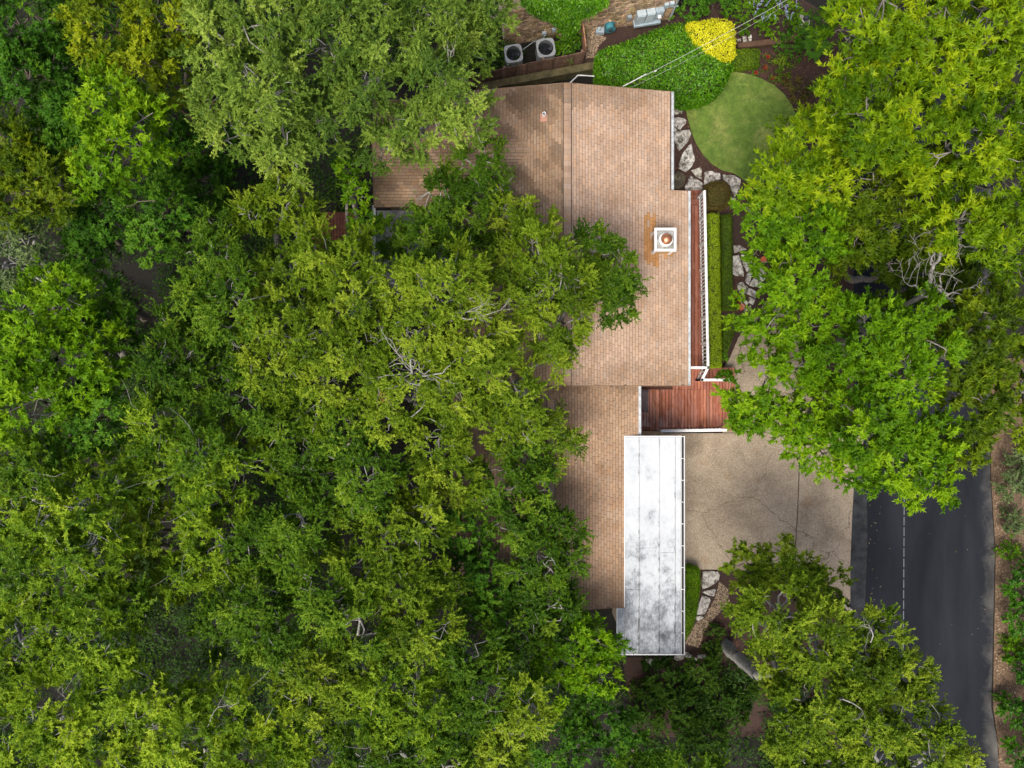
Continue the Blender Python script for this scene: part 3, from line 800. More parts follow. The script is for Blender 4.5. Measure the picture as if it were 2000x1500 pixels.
mb = MB(); mb.lathe(mx, my, [(.29,ct-.03),(.29,ct+.02),(.27,ct+.04)], 24); obj('flue_collar', mb, WHITE, ch)
mb = MB(); mb.lathe(mx, my, [(.16,ct+.04),(.16,ct+.10),(.235,ct+.11),(.235,ct+.16),(.20,ct+.22),(.13,ct+.27),(.05,ct+.295),(.005,ct+.30)], 24); obj('copper_cowl', mb, COPPER, ch, smoothed=True)
# vent pipe with its patched flashing
vx, vy, _ = at(1062.5, 224.5, 4.6); vz = zmain(vx)
mb = MB(); mb.lathe(vx, vy, [(.075,vz-.1),(.075,vz+.25),(.06,vz+.25),(.055,vz+.12)], 14); vp = obj('vent_pipe', mb, WHITE, house)
mb = MB(); mb.lathe(vx, vy, [(.052,vz+.13),(.05,vz+.14)], 12); obj('pipe_mouth', mb, DARKGRILLE, vp)
mb = MB(); f0 = [(vx-.17,vy-.26),(vx+.12,vy-.24),(vx+.13,vy+.06),(vx-.15,vy+.08)]
mb.add([(x,y,zmain(x)+.018) for x,y in f0] + [(x,y,zmain(x)-.01) for x,y in f0], [(0,1,2,3),(0,4,5,1),(1,5,6,2),(2,6,7,3),(3,7,4,0)]); obj('pipe_flashing', mb, plain('new_flashing', (.40,.21,.14), .8), vp)

# service mast: bent pipe by the north gable
sm = MB(); sm.tube([at(1112,163,3.9), at(1129,147,3.6), at(1145,147.5,3.5), at(1161,149,3.4)], .028, 8); obj('service_pipe', sm, CABLE, house)

# ------------------------------------------------------------------ decks
deck = thing('wooden_deck', (8.5, -1, 0), 'red stained wooden deck with white railings along the house front', 'deck')
ZD = .55
def board(x0, y0, x1, y1, z, vert=True, mat=DECK, parent=None):
    mb = MB(); c = rnd.uniform(.70, 1.22); c = (c, c * rnd.uniform(.94, 1.03), c * rnd.uniform(.92, 1.03))
    mb.prism([(x0,y0),(x1,y0),(x1,y1),(x0,y1)], z-.035, z, c, inset=.006); obj('board', mb, mat, parent or deck)
def boards(x0, x1, y0, y1, z, mat=DECK, parent=None, step=.153):
    n = max(1, round((x1 - x0) / step)); w = (x1 - x0) / n
    for i in range(n): board(x0 + i*w + .010, y0 + rnd.uniform(-.006,.006), x0 + (i+1)*w - .010, y1, z, True, mat, parent)
boards(7.70, 9.24, .80, 8.60, ZD)
boards(7.70, 10.7, -.25, .79, ZD)
boards(5.70, 10.7, -2.24, -.26, ZD)
for i, z in enumerate((.55, .37, .19)):     # steps down to the stone path
    for k in range(2): mb = MB(); mb.prism([(8.35,8.62+i*.27+k*.13),(9.22,8.62+i*.27+k*.13),(9.22,8.74+i*.27+k*.13),(8.35,8.74+i*.27+k*.13)], z-.06, z, (.8,.8,.8), inset=.008); obj('tread', mb, DECK, deck)
fr = MB(); fr.box((5.72,-2.22,.02), (10.66,.77,ZD-.05)); fr.box((7.72,.80,.02), (9.20,8.58,ZD-.05)); obj('deck_frame', fr, plain('deck_frame', (.07,.03,.02), .9), deck)
def railing(p, q, n_posts=2, base=ZD, top=1.50, spacing=.172):
    p = np.array([p[0], p[1]]); q = np.array([q[0], q[1]]); L = np.linalg.norm(q - p); d = (q - p) / L
    P3 = lambda t, z: (p[0] + d[0]*t, p[1] + d[1]*t, z)
    mb = MB(); mb.bar(P3(-.05, top-.02), P3(L+.05, top-.02), .12, .04); mb.bar(P3(0, top-.075), P3(L, top-.075), .045, .07); mb.bar(P3(0, base+.12), P3(L, base+.12), .05, .08)
    r = obj('railing', mb, WHITE, deck)
    nb = int(L / spacing)
    for i in range(1, nb):
        mb = MB(); t = i * L / nb; mb.bar(P3(t, base+.05), P3(t, top-.04), .055, .055); obj('baluster', mb, WHITE, r)
    for i in range(n_posts):
        mb = MB(); t = L * i / max(1, n_posts-1); mb.bar(P3(t, base-.2), P3(t, top+.03), .10, .10); obj('post', mb, WHITE, r)
A_ = at(1376, 374, 1.5); B_ = at(1383, 718, 1.5); C_ = at(1371, 742, 1.5); D_ = at(1432, 742, 1.5)
railing(A_, B_, 8); railing(at(1347,718,1.5), at(1380,718,1.5), 2); railing(B_, C_, 2); railing(C_, D_, 2)
railing(at(1292,842,1.5), at(1418,840,1.5), 4)
mb = MB(); mb.bar(at(1251,846,2.2), at(1288,846,2.2), .17, .2); mb.bar(at(1288,846,2.2), at(1296,851,2.0), .15, .16); obj('beam', mb, TAN, deck)

bench = thing('garden_bench', (at(1258,785,1)[0], at(1258,785,1)[1], ZD), 'dark curled iron bench on the red deck against the house', 'bench')
bx, by = at(1258.5, 784, 1.0)[:2]
sb = MB()
for k in range(7): sb.bar((bx-.16+k*.053,by-.5,ZD+.44), (bx-.16+k*.053,by+.5,ZD+.44), .03, .012)
sb.bar((bx-.18,by-.5,ZD+.43), (bx+.2,by-.5,ZD+.43), .03, .03); sb.bar((bx-.18,by+.5,ZD+.43), (bx+.2,by+.5,ZD+.43), .03, .03)
obj('seat', sb, IRON, bench)
bb = MB()
for k in range(5):
    cy = by - .42 + k * .21
    bb.tube([(bx-.19 - .04*math.sin(t*.8), cy + .09*math.cos(t)*(1-t/9), ZD+.68 + .12*math.sin(t)*(1-t/9)) for t in np.linspace(0, 7, 12)], .011, 5)
bb.tube([(bx-.2,by-.5,ZD+.42), (bx-.22,by-.5,ZD+.84), (bx-.24,by,ZD+.93), (bx-.22,by+.5,ZD+.84), (bx-.2,by+.5,ZD+.42)], .016, 6)
obj('backrest', bb, IRON, bench)
for sx in (-.17, .19):
    for sy in (-.48, .48):
        lm = MB(); lm.tube([(bx+sx,by+sy,ZD+.43), (bx+sx*1.1,by+sy,ZD+.2), (bx+sx*1.25,by+sy*1.03,ZD+.0)], .014, 6); obj('leg', lm, IRON, bench)
for sy in (-.49, .49):
    am = MB(); am.tube([(bx-.2,by+sy,ZD+.66), (bx+.05,by+sy,ZD+.68), (bx+.2,by+sy,ZD+.62), (bx+.17,by+sy,ZD+.44)], .013, 6); obj('armrest', am, IRON, bench)

rear = thing('rear_deck', (*at(645,455,.5)[:2], float(gz(-8.7,7))), 'dark brown plank deck in the shade behind the house', 'deck')
def px_boards(x0, x1, y0, y1, z):
    a = at(x0, y1, z); b = at(x1, y0, z); boards(a[0], b[0], a[1], b[1], z, DECKDARK, rear, .15)
px_boards(622, 694, 414, 462, .5); px_boards(598, 694, 463, 500, .28)
a = at(602, 498, .2); b = at(692, 418, .2)
mb = MB(); mb.box((a[0], a[1], -1.4), (b[0], a[1]+.8, .22)); mb.box((a[0]+.5, a[1]+.85, -1.4), (b[0], b[1], .44)); obj('deck_frame', mb, plain('rear_frame', (.05,.03,.02), .9), rear)
# ------------------------------------------------------------------ paths of limestone slabs
def path_of(name, polys, z=.07, mats=None):
    o = tag(bpy.data.objects.new(name, None), kind='structure'); COL.objects.link(o); WLOC[o] = np.zeros(3)
    rr = random.Random(3)
    for i, P in enumerate(polys):
        pts = [at(x, y, z)[:2] for x, y in P]; out = []
        for a, b in zip(pts, pts[1:] + pts[:1]):
            L = np.linalg.norm(b - a); n = max(1, int(L / .16)); d = (b - a) / max(L, 1e-6); nn = np.array([-d[1], d[0]])
            for k in range(n): out.append(a + (b - a) * k / n + (nn * rr.uniform(-.022, .022) if k else 0))
        mb = MB(); t = rr.uniform(.82, 1.08); h = z + rr.uniform(-.01, .025)
        mb.prism(out, -.03, h, (t, t * rr.uniform(.97, 1), t * rr.uniform(.92, 1)), inset=.022)
        obj('stone', mb, (mats or {}).get(i, FLAG), o)
    return o
def z2(*p): return [(1250 + x / 4, y / 4) for x, y in p]
def z3(*p): return [(1150 + x / 4, 350 + y / 4) for x, y in p]
def z5(*p): return [(1100 + x / 4, 1000 + y / 4) for x, y in p]
MOSSY = m_stone('mossy_limestone', (.30,.26,.18), (.48,.43,.33), (.07,.06,.035), -.02, 2.5)
path_of('stone_path', [
 z2((240,805),(290,808),(335,825),(340,850),(330,885),(290,893),(240,895)), z2((255,922),(300,912),(348,925),(365,940),(358,965),(315,1013),(280,990),(252,965)),
 z2((250,985),(290,1010),(285,1030),(250,1015)), z2((258,1045),(300,1020),(385,1012),(400,1045),(385,1090),(345,1140),(310,1178),(290,1150),(270,1095)),
 z2((388,1130),(402,1120),(412,1165),(430,1250),(405,1300),(360,1343),(300,1310),(318,1240),(345,1180)),
 z2((400,1330),(470,1303),(485,1330),(480,1398),(440,1380)), z2((245,1385),(300,1335),(360,1375),(345,1450),(300,1478),(245,1470)),
 z2((395,1368),(440,1395),(490,1430),(485,1490),(440,1520),(360,1500),(352,1455)), z2((505,1345),(560,1335),(625,1352),(632,1398),(570,1420),(498,1445)),
 z2((648,1362),(740,1370),(788,1400),(775,1480),(742,1540),(722,1500),(705,1450),(650,1400)), z3((1120,140),(1150,150),(1147,225),(1112,215))], mats={6: MOSSY})
path_of('stone_landing', [
 z3((1130,515),(1180,515),(1240,548),(1140,575)), z3((1125,600),(1172,592),(1190,640),(1205,690),(1210,760),(1150,755),(1125,740)),
 z3((1190,590),(1262,592),(1285,640),(1312,688),(1235,725),(1208,672)), z3((1240,730),(1308,698),(1270,770),(1250,825),(1222,800)),
 z3((1320,685),(1345,680),(1392,738),(1372,748),(1330,705)), z3((1305,742),(1335,725),(1390,762),(1365,800),(1302,767)),
 z3((1290,772),(1370,815),(1342,850),(1255,830)), z3((1155,820),(1203,800),(1220,825),(1245,842),(1210,905),(1175,880)),
 z3((1250,848),(1312,880),(1302,932),(1225,890)), z3((1188,928),(1215,918),(1250,968),(1232,988)), z3((1255,918),(1302,942),(1285,982),(1248,962)),
 z3((1225,1000),(1270,985),(1262,1025),(1225,1030))])
path_of('lower_stone_path', [z5((1092,462),(1150,458),(1205,462),(1224,492),(1215,540),(1150,580),(1090,605),(1080,560)), z5((1085,628),(1140,608),(1182,600),(1192,610),(1180,660),(1130,648)),
 z5((1085,648),(1145,672),(1152,695),(1105,800),(1045,805),(1055,730)), z5((1040,818),(1090,808),(1097,828),(1060,848),(1038,845))])

# loose stones along the end of the carport
def boulder(x, y, r, label, z0=0, flat=.5, mat=FLAG):
    rg = np.random.default_rng(int(x * 7 + y)); c = at(x, y, 0); R = r / 40.
    seg, rows = 9, 4; vs = []; fs = []
    for i in range(rows + 1):
        t = i / rows * math.pi / 2
        for k in range(seg):
            a = 2 * math.pi * k / seg; q = R * (1 + .16 * math.sin(2 * a + x) + rg.uniform(-.12, .12)) * (math.cos(t) * .95 + .05)
            vs.append((c[0] + q * math.cos(a) * 1.25, c[1] + q * math.sin(a) * .8, z0 + R * flat * math.sin(t)))
    for i in range(rows):
        for k in range(seg): fs.append((i*seg+k, i*seg+(k+1)%seg, (i+1)*seg+(k+1)%seg, (i+1)*seg+k))
    fs.append(tuple(range(rows*seg, rows*seg+seg))); mb = MB(); mb.add(vs, fs)
    return tag(obj('boulder', mb, mat), label, 'rock', 'rocks along the end of the carport')
boulder(1268, 1292, 8, 'pale flat rock furthest left below the white carport roof')
boulder(1299, 1290, 7, 'small tan rock second from the left below the white carport roof')
boulder(1326, 1284, 8, 'grey rock below the right corner of the white carport roof')
boulder(1342, 1279, 7, 'whitish rock where the gravel strip meets the carport corner')
boulder(1356, 1288, 6, 'small white rock at the lower end of the gravel strip')
boulder(1371, 1282, 7, 'speckled rock between the gravel strip and the dark mulch')

def inside(P, x, y):
    P = np.array(P); r = np.zeros(len(x), bool); n = len(P)
    for i in range(n):
        a, b = P[i], P[(i + 1) % n]
        c = ((a[1] > y) != (b[1] > y)) & (x < (b[0] - a[0]) * (y - a[1]) / (b[1] - a[1] + 1e-12) + a[0]); r ^= c
    return r
def edge_dist(P, x, y):
    P = np.array(P); d = np.full(len(x), 1e9); n = len(P)
    for i in range(n):
        a, b = P[i], P[(i + 1) % n]; ab = b - a
        t = np.clip(((x - a[0]) * ab[0] + (y - a[1]) * ab[1]) / (ab @ ab), 0, 1)
        d = np.minimum(d, np.hypot(x - a[0] - t * ab[0], y - a[1] - t * ab[1]))
    return d
def scatter(P, n, rng):
    P = np.array(P); lo, hi = P.min(0), P.max(0); A = abs(area2(P)); m = int(n * (hi - lo).prod() / A * 1.15) + 20
    x = rng.uniform(lo[0], hi[0], m); y = rng.uniform(lo[1], hi[1], m); k = inside(P, x, y); return x[k][:n], y[k][:n]

# gravel and mulch chips, real pieces
def chips(name, polys, dens, size, mat, z, cols, flat=.5, seed=1):
    rng = np.random.default_rng(seed); V = []; Fa = []; Cc = []; n0 = 0
    for P in polys:
        Pw = [at(x, y, z)[:2] for x, y in P]; n = int(abs(area2(Pw)) * dens); x, y = scatter(Pw, n, rng); n = len(x)
        s = rng.uniform(.5, 1.4, n) * size; a = rng.uniform(0, 6.28, n); asp = rng.uniform(.4, .9, n)
        ca, sa = np.cos(a), np.sin(a)
        pts = [(1,0,0),(0,1,0),(-1,0,0),(0,-1,0),(0,0,1)]
        for (u, v, w) in pts:
            V.append(np.stack([x + (u*ca - v*asp*sa)*s, y + (u*sa + v*asp*ca)*s, z + w*s*flat + rng.uniform(0,.3,n)*s*flat], 1))
        blk = np.stack(V[-5:], 1).reshape(-1, 3); V = V[:-5]; V.append(blk)
        b = (np.arange(n) * 5 + n0)[:, None]
        for t in ((0,1,4),(1,2,4),(2,3,4),(3,0,4)): Fa.append(b + np.array(t)[None])
        c = np.array(cols)[rng.integers(0, len(cols), n)] * rng.uniform(.75, 1.2, (n, 1)); Cc.append(np.concatenate([c]*4)); n0 += n * 5
    v = np.concatenate(V); f = np.concatenate(Fa); me = bpy.data.meshes.new(name)
    org = np.array([v[:,0].mean(), v[:,1].mean(), z])
    me.vertices.add(len(v)); me.vertices.foreach_set('co', (v - org).astype(np.float32).ravel())
    me.loops.add(len(f)*3); me.loops.foreach_set('vertex_index', f.astype(np.int32).ravel())
    me.polygons.add(len(f)); me.polygons.foreach_set('loop_start', np.arange(0, len(f)*3, 3, dtype=np.int32)); me.update(calc_edges=True)
    ca = me.attributes.new('Col', 'FLOAT_COLOR', 'FACE'); c4 = np.ones((len(f), 4)); c4[:, :3] = np.concatenate(Cc); ca.data.foreach_set('color', c4.ravel())
    me.materials.append(mat); o = bpy.data.objects.new(name, me); COL.objects.link(o); o.location = org.tolist(); o['kind'] = 'stuff'; return o
GR1 = z5((1222,545),(1285,600),(1300,700),(1205,800),(1150,860),(1100,935),(1060,1060),(950,1030),(985,960),(1040,860),(1100,830),(1150,740),(1195,650))
GR2 = [(1000 + x * .175, y * .175) for x, y in ((815,365),(935,350),(1010,400),(1060,420),(960,520),(935,640),(830,650),(815,560))]
chips('gravel', [GR1, GR2], 1100, .032, GRAVEL, .015, [(1.2,1.1,1.0),(.75,.72,.7),(1.35,1.3,1.2),(.5,.42,.36)])
chips('verge_gravel', [[(1937,900),(1975,900),(1985,1500),(1950,1500),(1942,1380),(1943,1300),(1947,1080)]], 200, .03, GRAVEL, .03, [(.8,.7,.6),(.5,.4,.3),(1.3,1.3,1.2),(.3,.22,.16)], seed=9)
BED = [(1315,185),(1335,185),(1345,240),(1375,305),(1440,342),(1470,362),(1478,420),(1425,420),(1315,372)]
BED2 = [(1432,120),(1490,100),(1640,80),(1640,220),(1560,210),(1520,172),(1432,140)]
BED3 = z5((1200,800),(1260,790),(1380,900),(1380,1080),(1240,1180),(1045,1110),(1100,935))
BED4 = z3((1130,500),(1300,520),(1400,620),(1400,760),(1260,1030),(1140,1040),(1125,760))
chips('mulch_chips', [BED, BED2, BED3, BED4], 420, .028, MULCHCHIP, .016, [(1,1,1),(1.7,1.4,1.2),(.6,.55,.5),(2.4,2.0,1.7)], .35, 4)

# grass blades
def blades():
    rng = np.random.default_rng(8); Pw = [at(x, y, .05)[:2] for x, y in LAWN_PX]; x, y = scatter(Pw, 42000, rng); n = len(x)
    d = norm(np.stack([rng.normal(0, .8, n), rng.normal(0, .8, n), rng.uniform(.5, 1.2, n)], 1)); nor = norm(np.cross(d, rng.normal(0, 1, (n, 3))))
    nor = np.where(nor[:, 2:] < 0, -nor, nor)
    tone = .45 + .2 * np.sin(x * 1.9 + y) * np.sin(y * 1.6 - x * .7) + rng.normal(0, .14, n)
    leaf_obj('grass', (np.stack([x, y, np.full(n, .045)], 1), d, nor, rng.uniform(.035, .07, n), rng.uniform(.008, .014, n), tone), GRASS, kind='stuff')
GRASS = leafmat('grass_blade', (.075,.13,.02), (.14,.195,.04), (.27,.29,.10), .3, .6, .2)
blades()

# ------------------------------------------------------------------ clipped hedges and shrubs
def hedge(name, label, px, ztop, leafL, leafW, dens, mat, catg='hedge', zb=0, rnd_=.25, lump=.05, seed=0, group=None, tone=.5, gaps=0., curve=0.):
    rng = np.random.default_rng(seed + 100); Pw = [at(x, y, ztop)[:2] for x, y in px]
    cen = np.mean(np.array(Pw), 0); root = thing(name, (cen[0], cen[1], zb), label, catg, group)
    A = abs(area2(Pw)); n = int(A * dens); x, y = scatter(Pw, n, rng); n = len(x); d = edge_dist(Pw, x, y)
    k = np.clip(1 - d / rnd_, 0, 1); H = ztop - zb; mx = d.max()
    z = ztop - k ** 2.4 * min(rnd_ * .8, H * .6) + lump * (np.sin(x * 5.1 + y * 3.3) + np.sin(y * 6.2 - x * 4.4) + np.sin(x * 2.2 + 1) * np.sin(y * 2.7)) * .6 + rng.normal(0, lump * .45, n) - rng.exponential(lump * .7, n)
    if curve: z -= curve * (1 - np.clip(d / mx, 0, 1)) ** 1.5
    cdir = np.stack([x - cen[0], y - cen[1]], 1); cdir = norm(cdir) * k[:, None]
    # sides
    per = []; lens = [np.linalg.norm(np.array(Pw[(i+1) % len(Pw)]) - Pw[i]) for i in range(len(Pw))]; ns = int(sum(lens) * H * dens * .8)
    i = rng.choice(len(Pw), ns, p=np.array(lens) / sum(lens)); t = rng.random((ns, 1)); PA = np.array(Pw)
    s = PA[i] * (1 - t) + PA[(i + 1) % len(Pw)] * t; out = norm(s - cen); s = s - out * np.abs(rng.normal(0, .05, ns))[:, None] - out * .02
    zs = zb + .03 + rng.random(ns) * (H - rnd_ * .35)
    p = np.concatenate([np.stack([x, y, z], 1), np.column_stack([s, zs])]); up = np.concatenate([np.column_stack([cdir * 1.3, np.ones(n)]), np.column_stack([out * 1.3, np.full(ns, .6)])])
    N = len(p)
    if gaps:
        g = np.sin(p[:,0]*7.3+p[:,1]*3.1) * np.sin(p[:,1]*8.7-p[:,0]*2.2) + rng.normal(0, .25, N); kp = g > -1 + gaps; p, up = p[kp], up[kp]; N = len(p)
    nor = norm(norm(up) + rng.normal(0, .45, (N, 3))); ld = norm(rng.normal(0, 1, (N, 3)) * np.array([1, 1, .5]) + up * .35); ld = norm(ld - nor * (ld * nor).sum(1, keepdims=True))
    sc = rng.uniform(.65, 1.3, N)
    tn = tone + .10 * np.sin(p[:,0] * 3.1 + 2) * np.sin(p[:,1] * 2.7) + rng.normal(0, .17, N)
    leaf_obj('foliage', (p, ld, nor, leafL * sc, leafW * sc, tn), LEAF[mat] if isinstance(mat, str) else mat, root)
    core = MB(); PP = [cen + (np.array(q) - cen) * max(.55, 1 - (.13 + rnd_ * .35) / max(.2, np.linalg.norm(np.array(q) - cen))) for q in Pw]
    core.prism(PP, zb, ztop - .14 - lump - curve * .6, inset=min(.1, rnd_ * .4)); obj('stems', core, plain('shrub_stems', (.035,.045,.012), .95, var=.5), root)
    return root

BIG = [(1163,105),(1175,92),(1205,84),(1240,70),(1280,52),(1310,42),(1335,38),(1352,48),(1372,70),(1400,95),(1432,108),(1438,120),(1432,140),(1424,158),(1405,176),(1380,186),(1350,190),(1325,184),(1300,176),(1262,170),(1218,166),(1180,158),(1168,135)]
hedge('laurel_hedge', 'big clipped glossy green hedge between the house gable and the stone wall', BIG, 1.7, .12, .065, 520, 'L', rnd_=.55, lump=.09, seed=1)
hedge('golden_shrub', 'bright yellow shrub growing against the big green hedge', [(1343,40),(1360,38),(1378,36),(1395,31),(1420,34),(1436,42),(1440,60),(1439,90),(1440,106),(1430,114),(1405,112),(1380,96),(1358,78),(1344,60)], 1.95, .085, .045, 1100, 'Y', 'shrub', rnd_=.4, lump=.07, seed=2)
hedge('square_shrub', 'low square clipped green shrub below the yellow shrub', [(1434,96),(1470,92),(1486,94),(1486,128),(1470,131),(1436,134),(1430,118)], .5, .055, .03, 1500, 'H', 'shrub', rnd_=.12, lump=.03, seed=3, tone=.25)
hedge('round_shrub', 'round olive brown clipped bush beside the top of the deck railing', [(1377,372),(1379,358),(1392,350),(1408,349),(1422,353),(1431,366),(1432,384),(1429,398),(1415,406),(1395,407),(1381,402),(1378,388)], .85, .05, .025, 1900, 'R', 'shrub', rnd_=.4, lump=.06, seed=4, tone=.6)
hedge('long_hedge', 'long bright yellow-green box hedge beside the white railing', [(1383,416),(1405,414),(1407,480),(1408,560),(1409,640),(1410,718),(1385,720),(1384,640),(1383,520)], 1.05, .055, .03, 1900, 'H', rnd_=.13, lump=.035, seed=5, gaps=.22, tone=.74)
hedge('low_hedge', 'low dark green hedge strip right of the long bright hedge', [(1410,418),(1428,416),(1431,430),(1431,580),(1440,594),(1446,602),(1440,606),(1412,606)], .55, .05, .026, 1700, 'H', rnd_=.12, lump=.03, seed=6, tone=.12)
hedge('low_hedge', 'short dark green hedge strip nearest the driveway, below the gap', [(1411,628),(1440,622),(1440,640),(1428,672),(1414,706),(1411,700)], .55, .05, .026, 1700, 'H', rnd_=.12, lump=.03, seed=7, tone=.15)
hedge('carport_hedge', 'tapering bright green hedge along the right side of the carport', [(1337,1108),(1352,1107),(1368,1112),(1368,1150),(1364,1190),(1356,1220),(1344,1246),(1336,1256)], .8, .07, .038, 1200, 'B', rnd_=.15, lump=.06, seed=8, tone=.55)

def clump(name, label, px, py, rpx, h, sp, catg='shrub', dens=1.2, tone=0., group=None, seed=0, mat=None, ls=.6, stems=True, zz=0.):
    rng = np.random.default_rng(seed + int(px * 3 + py)); c = at(px, py, h * .5 + zz); R = rpx * (HC - h) / FP
    root = thing(name, (c[0], c[1], zz), label, catg, group)
    d, cc, _ = lobe(rng, np.array([c[0], c[1], zz + h * .45]), R, sp, tone, dens)
    p = d[0].copy(); p[:, 2] = zz + .04 + np.clip((p[:, 2] - zz - h * .45) / max(R * .8, .05) * h * .5 + h * .45, 0.0, h * 1.5)
    leaf_obj('foliage', (p, d[1], d[2], d[3] * ls, d[4] * ls, d[5]), LEAF[mat or sp], root)
    n = 7; a = np.tile(np.array([[c[0], c[1], zz - .02]]), (n, 1)); b = a + rng.normal(0, R * .4, (n, 3)) * np.array([1, 1, 0]) + np.array([0, 0, h * .7])
    v, f = tubes(curve_between(rng, a, b, .08), np.repeat(np.linspace(.016, .006, 5)[None], n, 0))
    o = bpy.data.objects.new('stem', quad_mesh('stem', v, f, BARK_BROWN, WLOC[root])); COL.objects.link(o); o.parent = root
    return root
clump('bedding_bush', 'loose dull green bush in the mulch bed by the red flowers', 1526, 130, 21, .7, 'G', seed=1, dens=1.0, tone=-.1, mat='A', ls=.7)
clump('red_leaf_bush', 'reddish brown bush at the edge of the lawn under the tree', 1562, 172, 26, .7, 'R' if 'R' in SPEC else 'G', seed=2, mat='R', ls=.7)
clump('dark_shrub', 'dark green shrub behind the red flower bed at its top', 1545, 88, 24, .8, 'D', seed=3, ls=.7)
clump('dark_shrub', 'deep green shrub by the top right end of the mulch bed', 1585, 60, 34, 1.2, 'D', seed=4)
clump('agave_bush', 'broad blue-green bush with lavender blooms above the overhead cable', 1470, 12, 50, 1.3, 'B', seed=5, tone=-.25)
clump('agave_bush', 'leafy green bush right of the lavender blooms', 1525, 32, 36, 1.2, 'B', seed=6, tone=-.15)
clump('green_bush', 'dark bush against the corner of the stone house', 1345, 6, 32, 1.1, 'D', seed=7, ls=.8)
clump('green_bush', 'dark green bush at the top edge left of the lavender', 1400, 4, 34, 1.2, 'D', seed=8, ls=.8)
def fern(label, px, py, r, seed):
    rng = np.random.default_rng(seed); c = at(px, py, .3); root = thing('fern', (c[0], c[1], 0), label, 'fern'); ds = []
    for k in range(16):
        a = k * 2.399 + rng.uniform(-.2, .2); L = r / 40. * rng.uniform(.75, 1.15); t = np.linspace(.12, 1, 26); t = np.repeat(t, 2); sgn = np.tile([1, -1], 26)
        p = np.stack([c[0] + math.cos(a) * L * t, c[1] + math.sin(a) * L * t, .1 + .55 * np.sin(t * 2.2)], 1)
        ld = norm(np.stack([math.cos(a) * .5 - sgn * math.sin(a), math.sin(a) * .5 + sgn * math.cos(a), np.full(52, -.1)], 1)); nor = norm(np.tile([0, 0, 1.], (52, 1)) + rng.normal(0, .15, (52, 3)))
        w = .17 * np.sin(np.pi * np.clip(t * .9 + .1, 0, 1)) + .03; ds.append((p, ld, nor, w, np.full(52, .035), rng.normal(.5, .12, 52)))
    leaf_obj('frond', cat(ds), LEAF['D'], root)
fern('fan-shaped fern in the shade at the top right bed', 1588, 97, 30, 1)
def lavender():
    rng = np.random.default_rng(3); n = 26; x, y = [], []
    root = thing('lavender_bloom', at(1490, 8, 1.3), 'pale lavender flower spikes among the bushes at the top edge', 'flowers'); ds = []
    for k in range(n):
        px, py = rng.uniform(1455, 1560), rng.uniform(-5, 42); c = at(px, py, 1.45); m = 14; t = np.linspace(0, 1, m); a = rng.uniform(.6, 2.4); L = rng.uniform(.2, .42)
        p = np.stack([c[0] + math.cos(a) * L * t, c[1] + math.sin(a) * L * t, 1.45 + .12 * t], 1) + rng.normal(0, .012, (m, 3))
        ds.append((p, norm(rng.normal(0, 1, (m, 3))), norm(rng.normal(0, .5, (m, 3)) + np.array([0, 0, 1.])), np.full(m, .06), np.full(m, .035), rng.normal(.5, .2, m)))
    leaf_obj('bloom', cat(ds), LEAF['V'], root)
lavender()
def flower(label, px, py, r, seed):
    rng = np.random.default_rng(seed); c = at(px, py, .15); R = r / 40.; root = thing('flower_plant', (c[0], c[1], 0), label, 'flower', 'red flowers in the beds'); n = 40
    a = rng.uniform(0, 6.28, n); q = R * np.sqrt(rng.random(n)) * 1.1; p = np.stack([c[0] + q * np.cos(a), c[1] + q * np.sin(a), rng.uniform(.03, .14, n)], 1)
    ld = norm(np.stack([np.cos(a), np.sin(a), rng.uniform(0, .5, n)], 1)); nor = norm(rng.normal(0, .35, (n, 3)) + np.array([0, 0, 1.]))
    leaf_obj('leaves', (p, ld, nor, rng.uniform(.06, .1, n), np.full(n, .045), rng.normal(.5, .2, n)), LEAF['D'], root)
    m = 34; a = rng.uniform(0, 6.28, m); q = R * .75 * np.sqrt(rng.random(m)); p = np.stack([c[0] + q * np.cos(a), c[1] + q * np.sin(a), rng.uniform(.15, .22, m)], 1)
    leaf_obj('petals', (p, norm(rng.normal(0, 1, (m, 3)) * np.array([1, 1, .4])), norm(rng.normal(0, .3, (m, 3)) + np.array([0, 0, 1.])), rng.uniform(.045, .075, m), np.full(m, .04), rng.normal(.5, .2, m)), LEAF['S'], root)
for i, (a, x, y, r) in enumerate([('red flower topmost in the mulch bed, beside the square shrub', 1499, 111, 5.5), ('red flower with dark leaves in the middle of the mulch bed', 1494, 133, 7),
    ('small red flower nearest the top edge of the lawn', 1476, 143, 5), ('red flower between the loose bush and the lawn edge', 1509, 153, 5.5), ('largest red flower, beside the reddish bush', 1535, 158, 8),
    ('red flower between the last white stone and the lawn', 1457, 364, 6), ('pair of dark red flowers below the corner of the lawn', 1460, 381, 6),
    ('red flower in the narrow bed beside the low hedge', 1438, 577, 5), ('tiny red flower left of the broken paving by the low hedge', 1443, 588, 4)]): flower(a, x, y, r, 30 + i)
pot = thing('flower_pot', at(1449, 599, 0), 'terracotta pot at the end of the low hedge by the paving', 'pot'); c = at(1449, 599, .3)
mb = MB(); mb.lathe(c[0], c[1], [(.09,0),(.14,.24),(.155,.24),(.155,.29),(.13,.29),(.12,.25)], 16); obj('bowl', mb, TERRA, pot, smoothed=False)
rg = np.random.default_rng(2); m = 40; leaf_obj('flowers', (np.array([c[0], c[1], .3]) + rg.normal(0, .07, (m, 3)) * np.array([1, 1, .5]), norm(rg.normal(0, 1, (m, 3))), norm(rg.normal(0, .4, (m, 3)) + np.array([0, 0, 1.])), rg.uniform(.06, .1, m), np.full(m, .05), rg.normal(.5, .2, m)), leafmat('orange_petal', (.45,.1,.04), (.62,.17,.08), (.7,.3,.15), .2), pot)
pot = thing('flower_pot', at(1492, 506, 0), 'dull terracotta pot half hidden under leaves above the paving', 'pot'); c = at(1492, 506, .3)
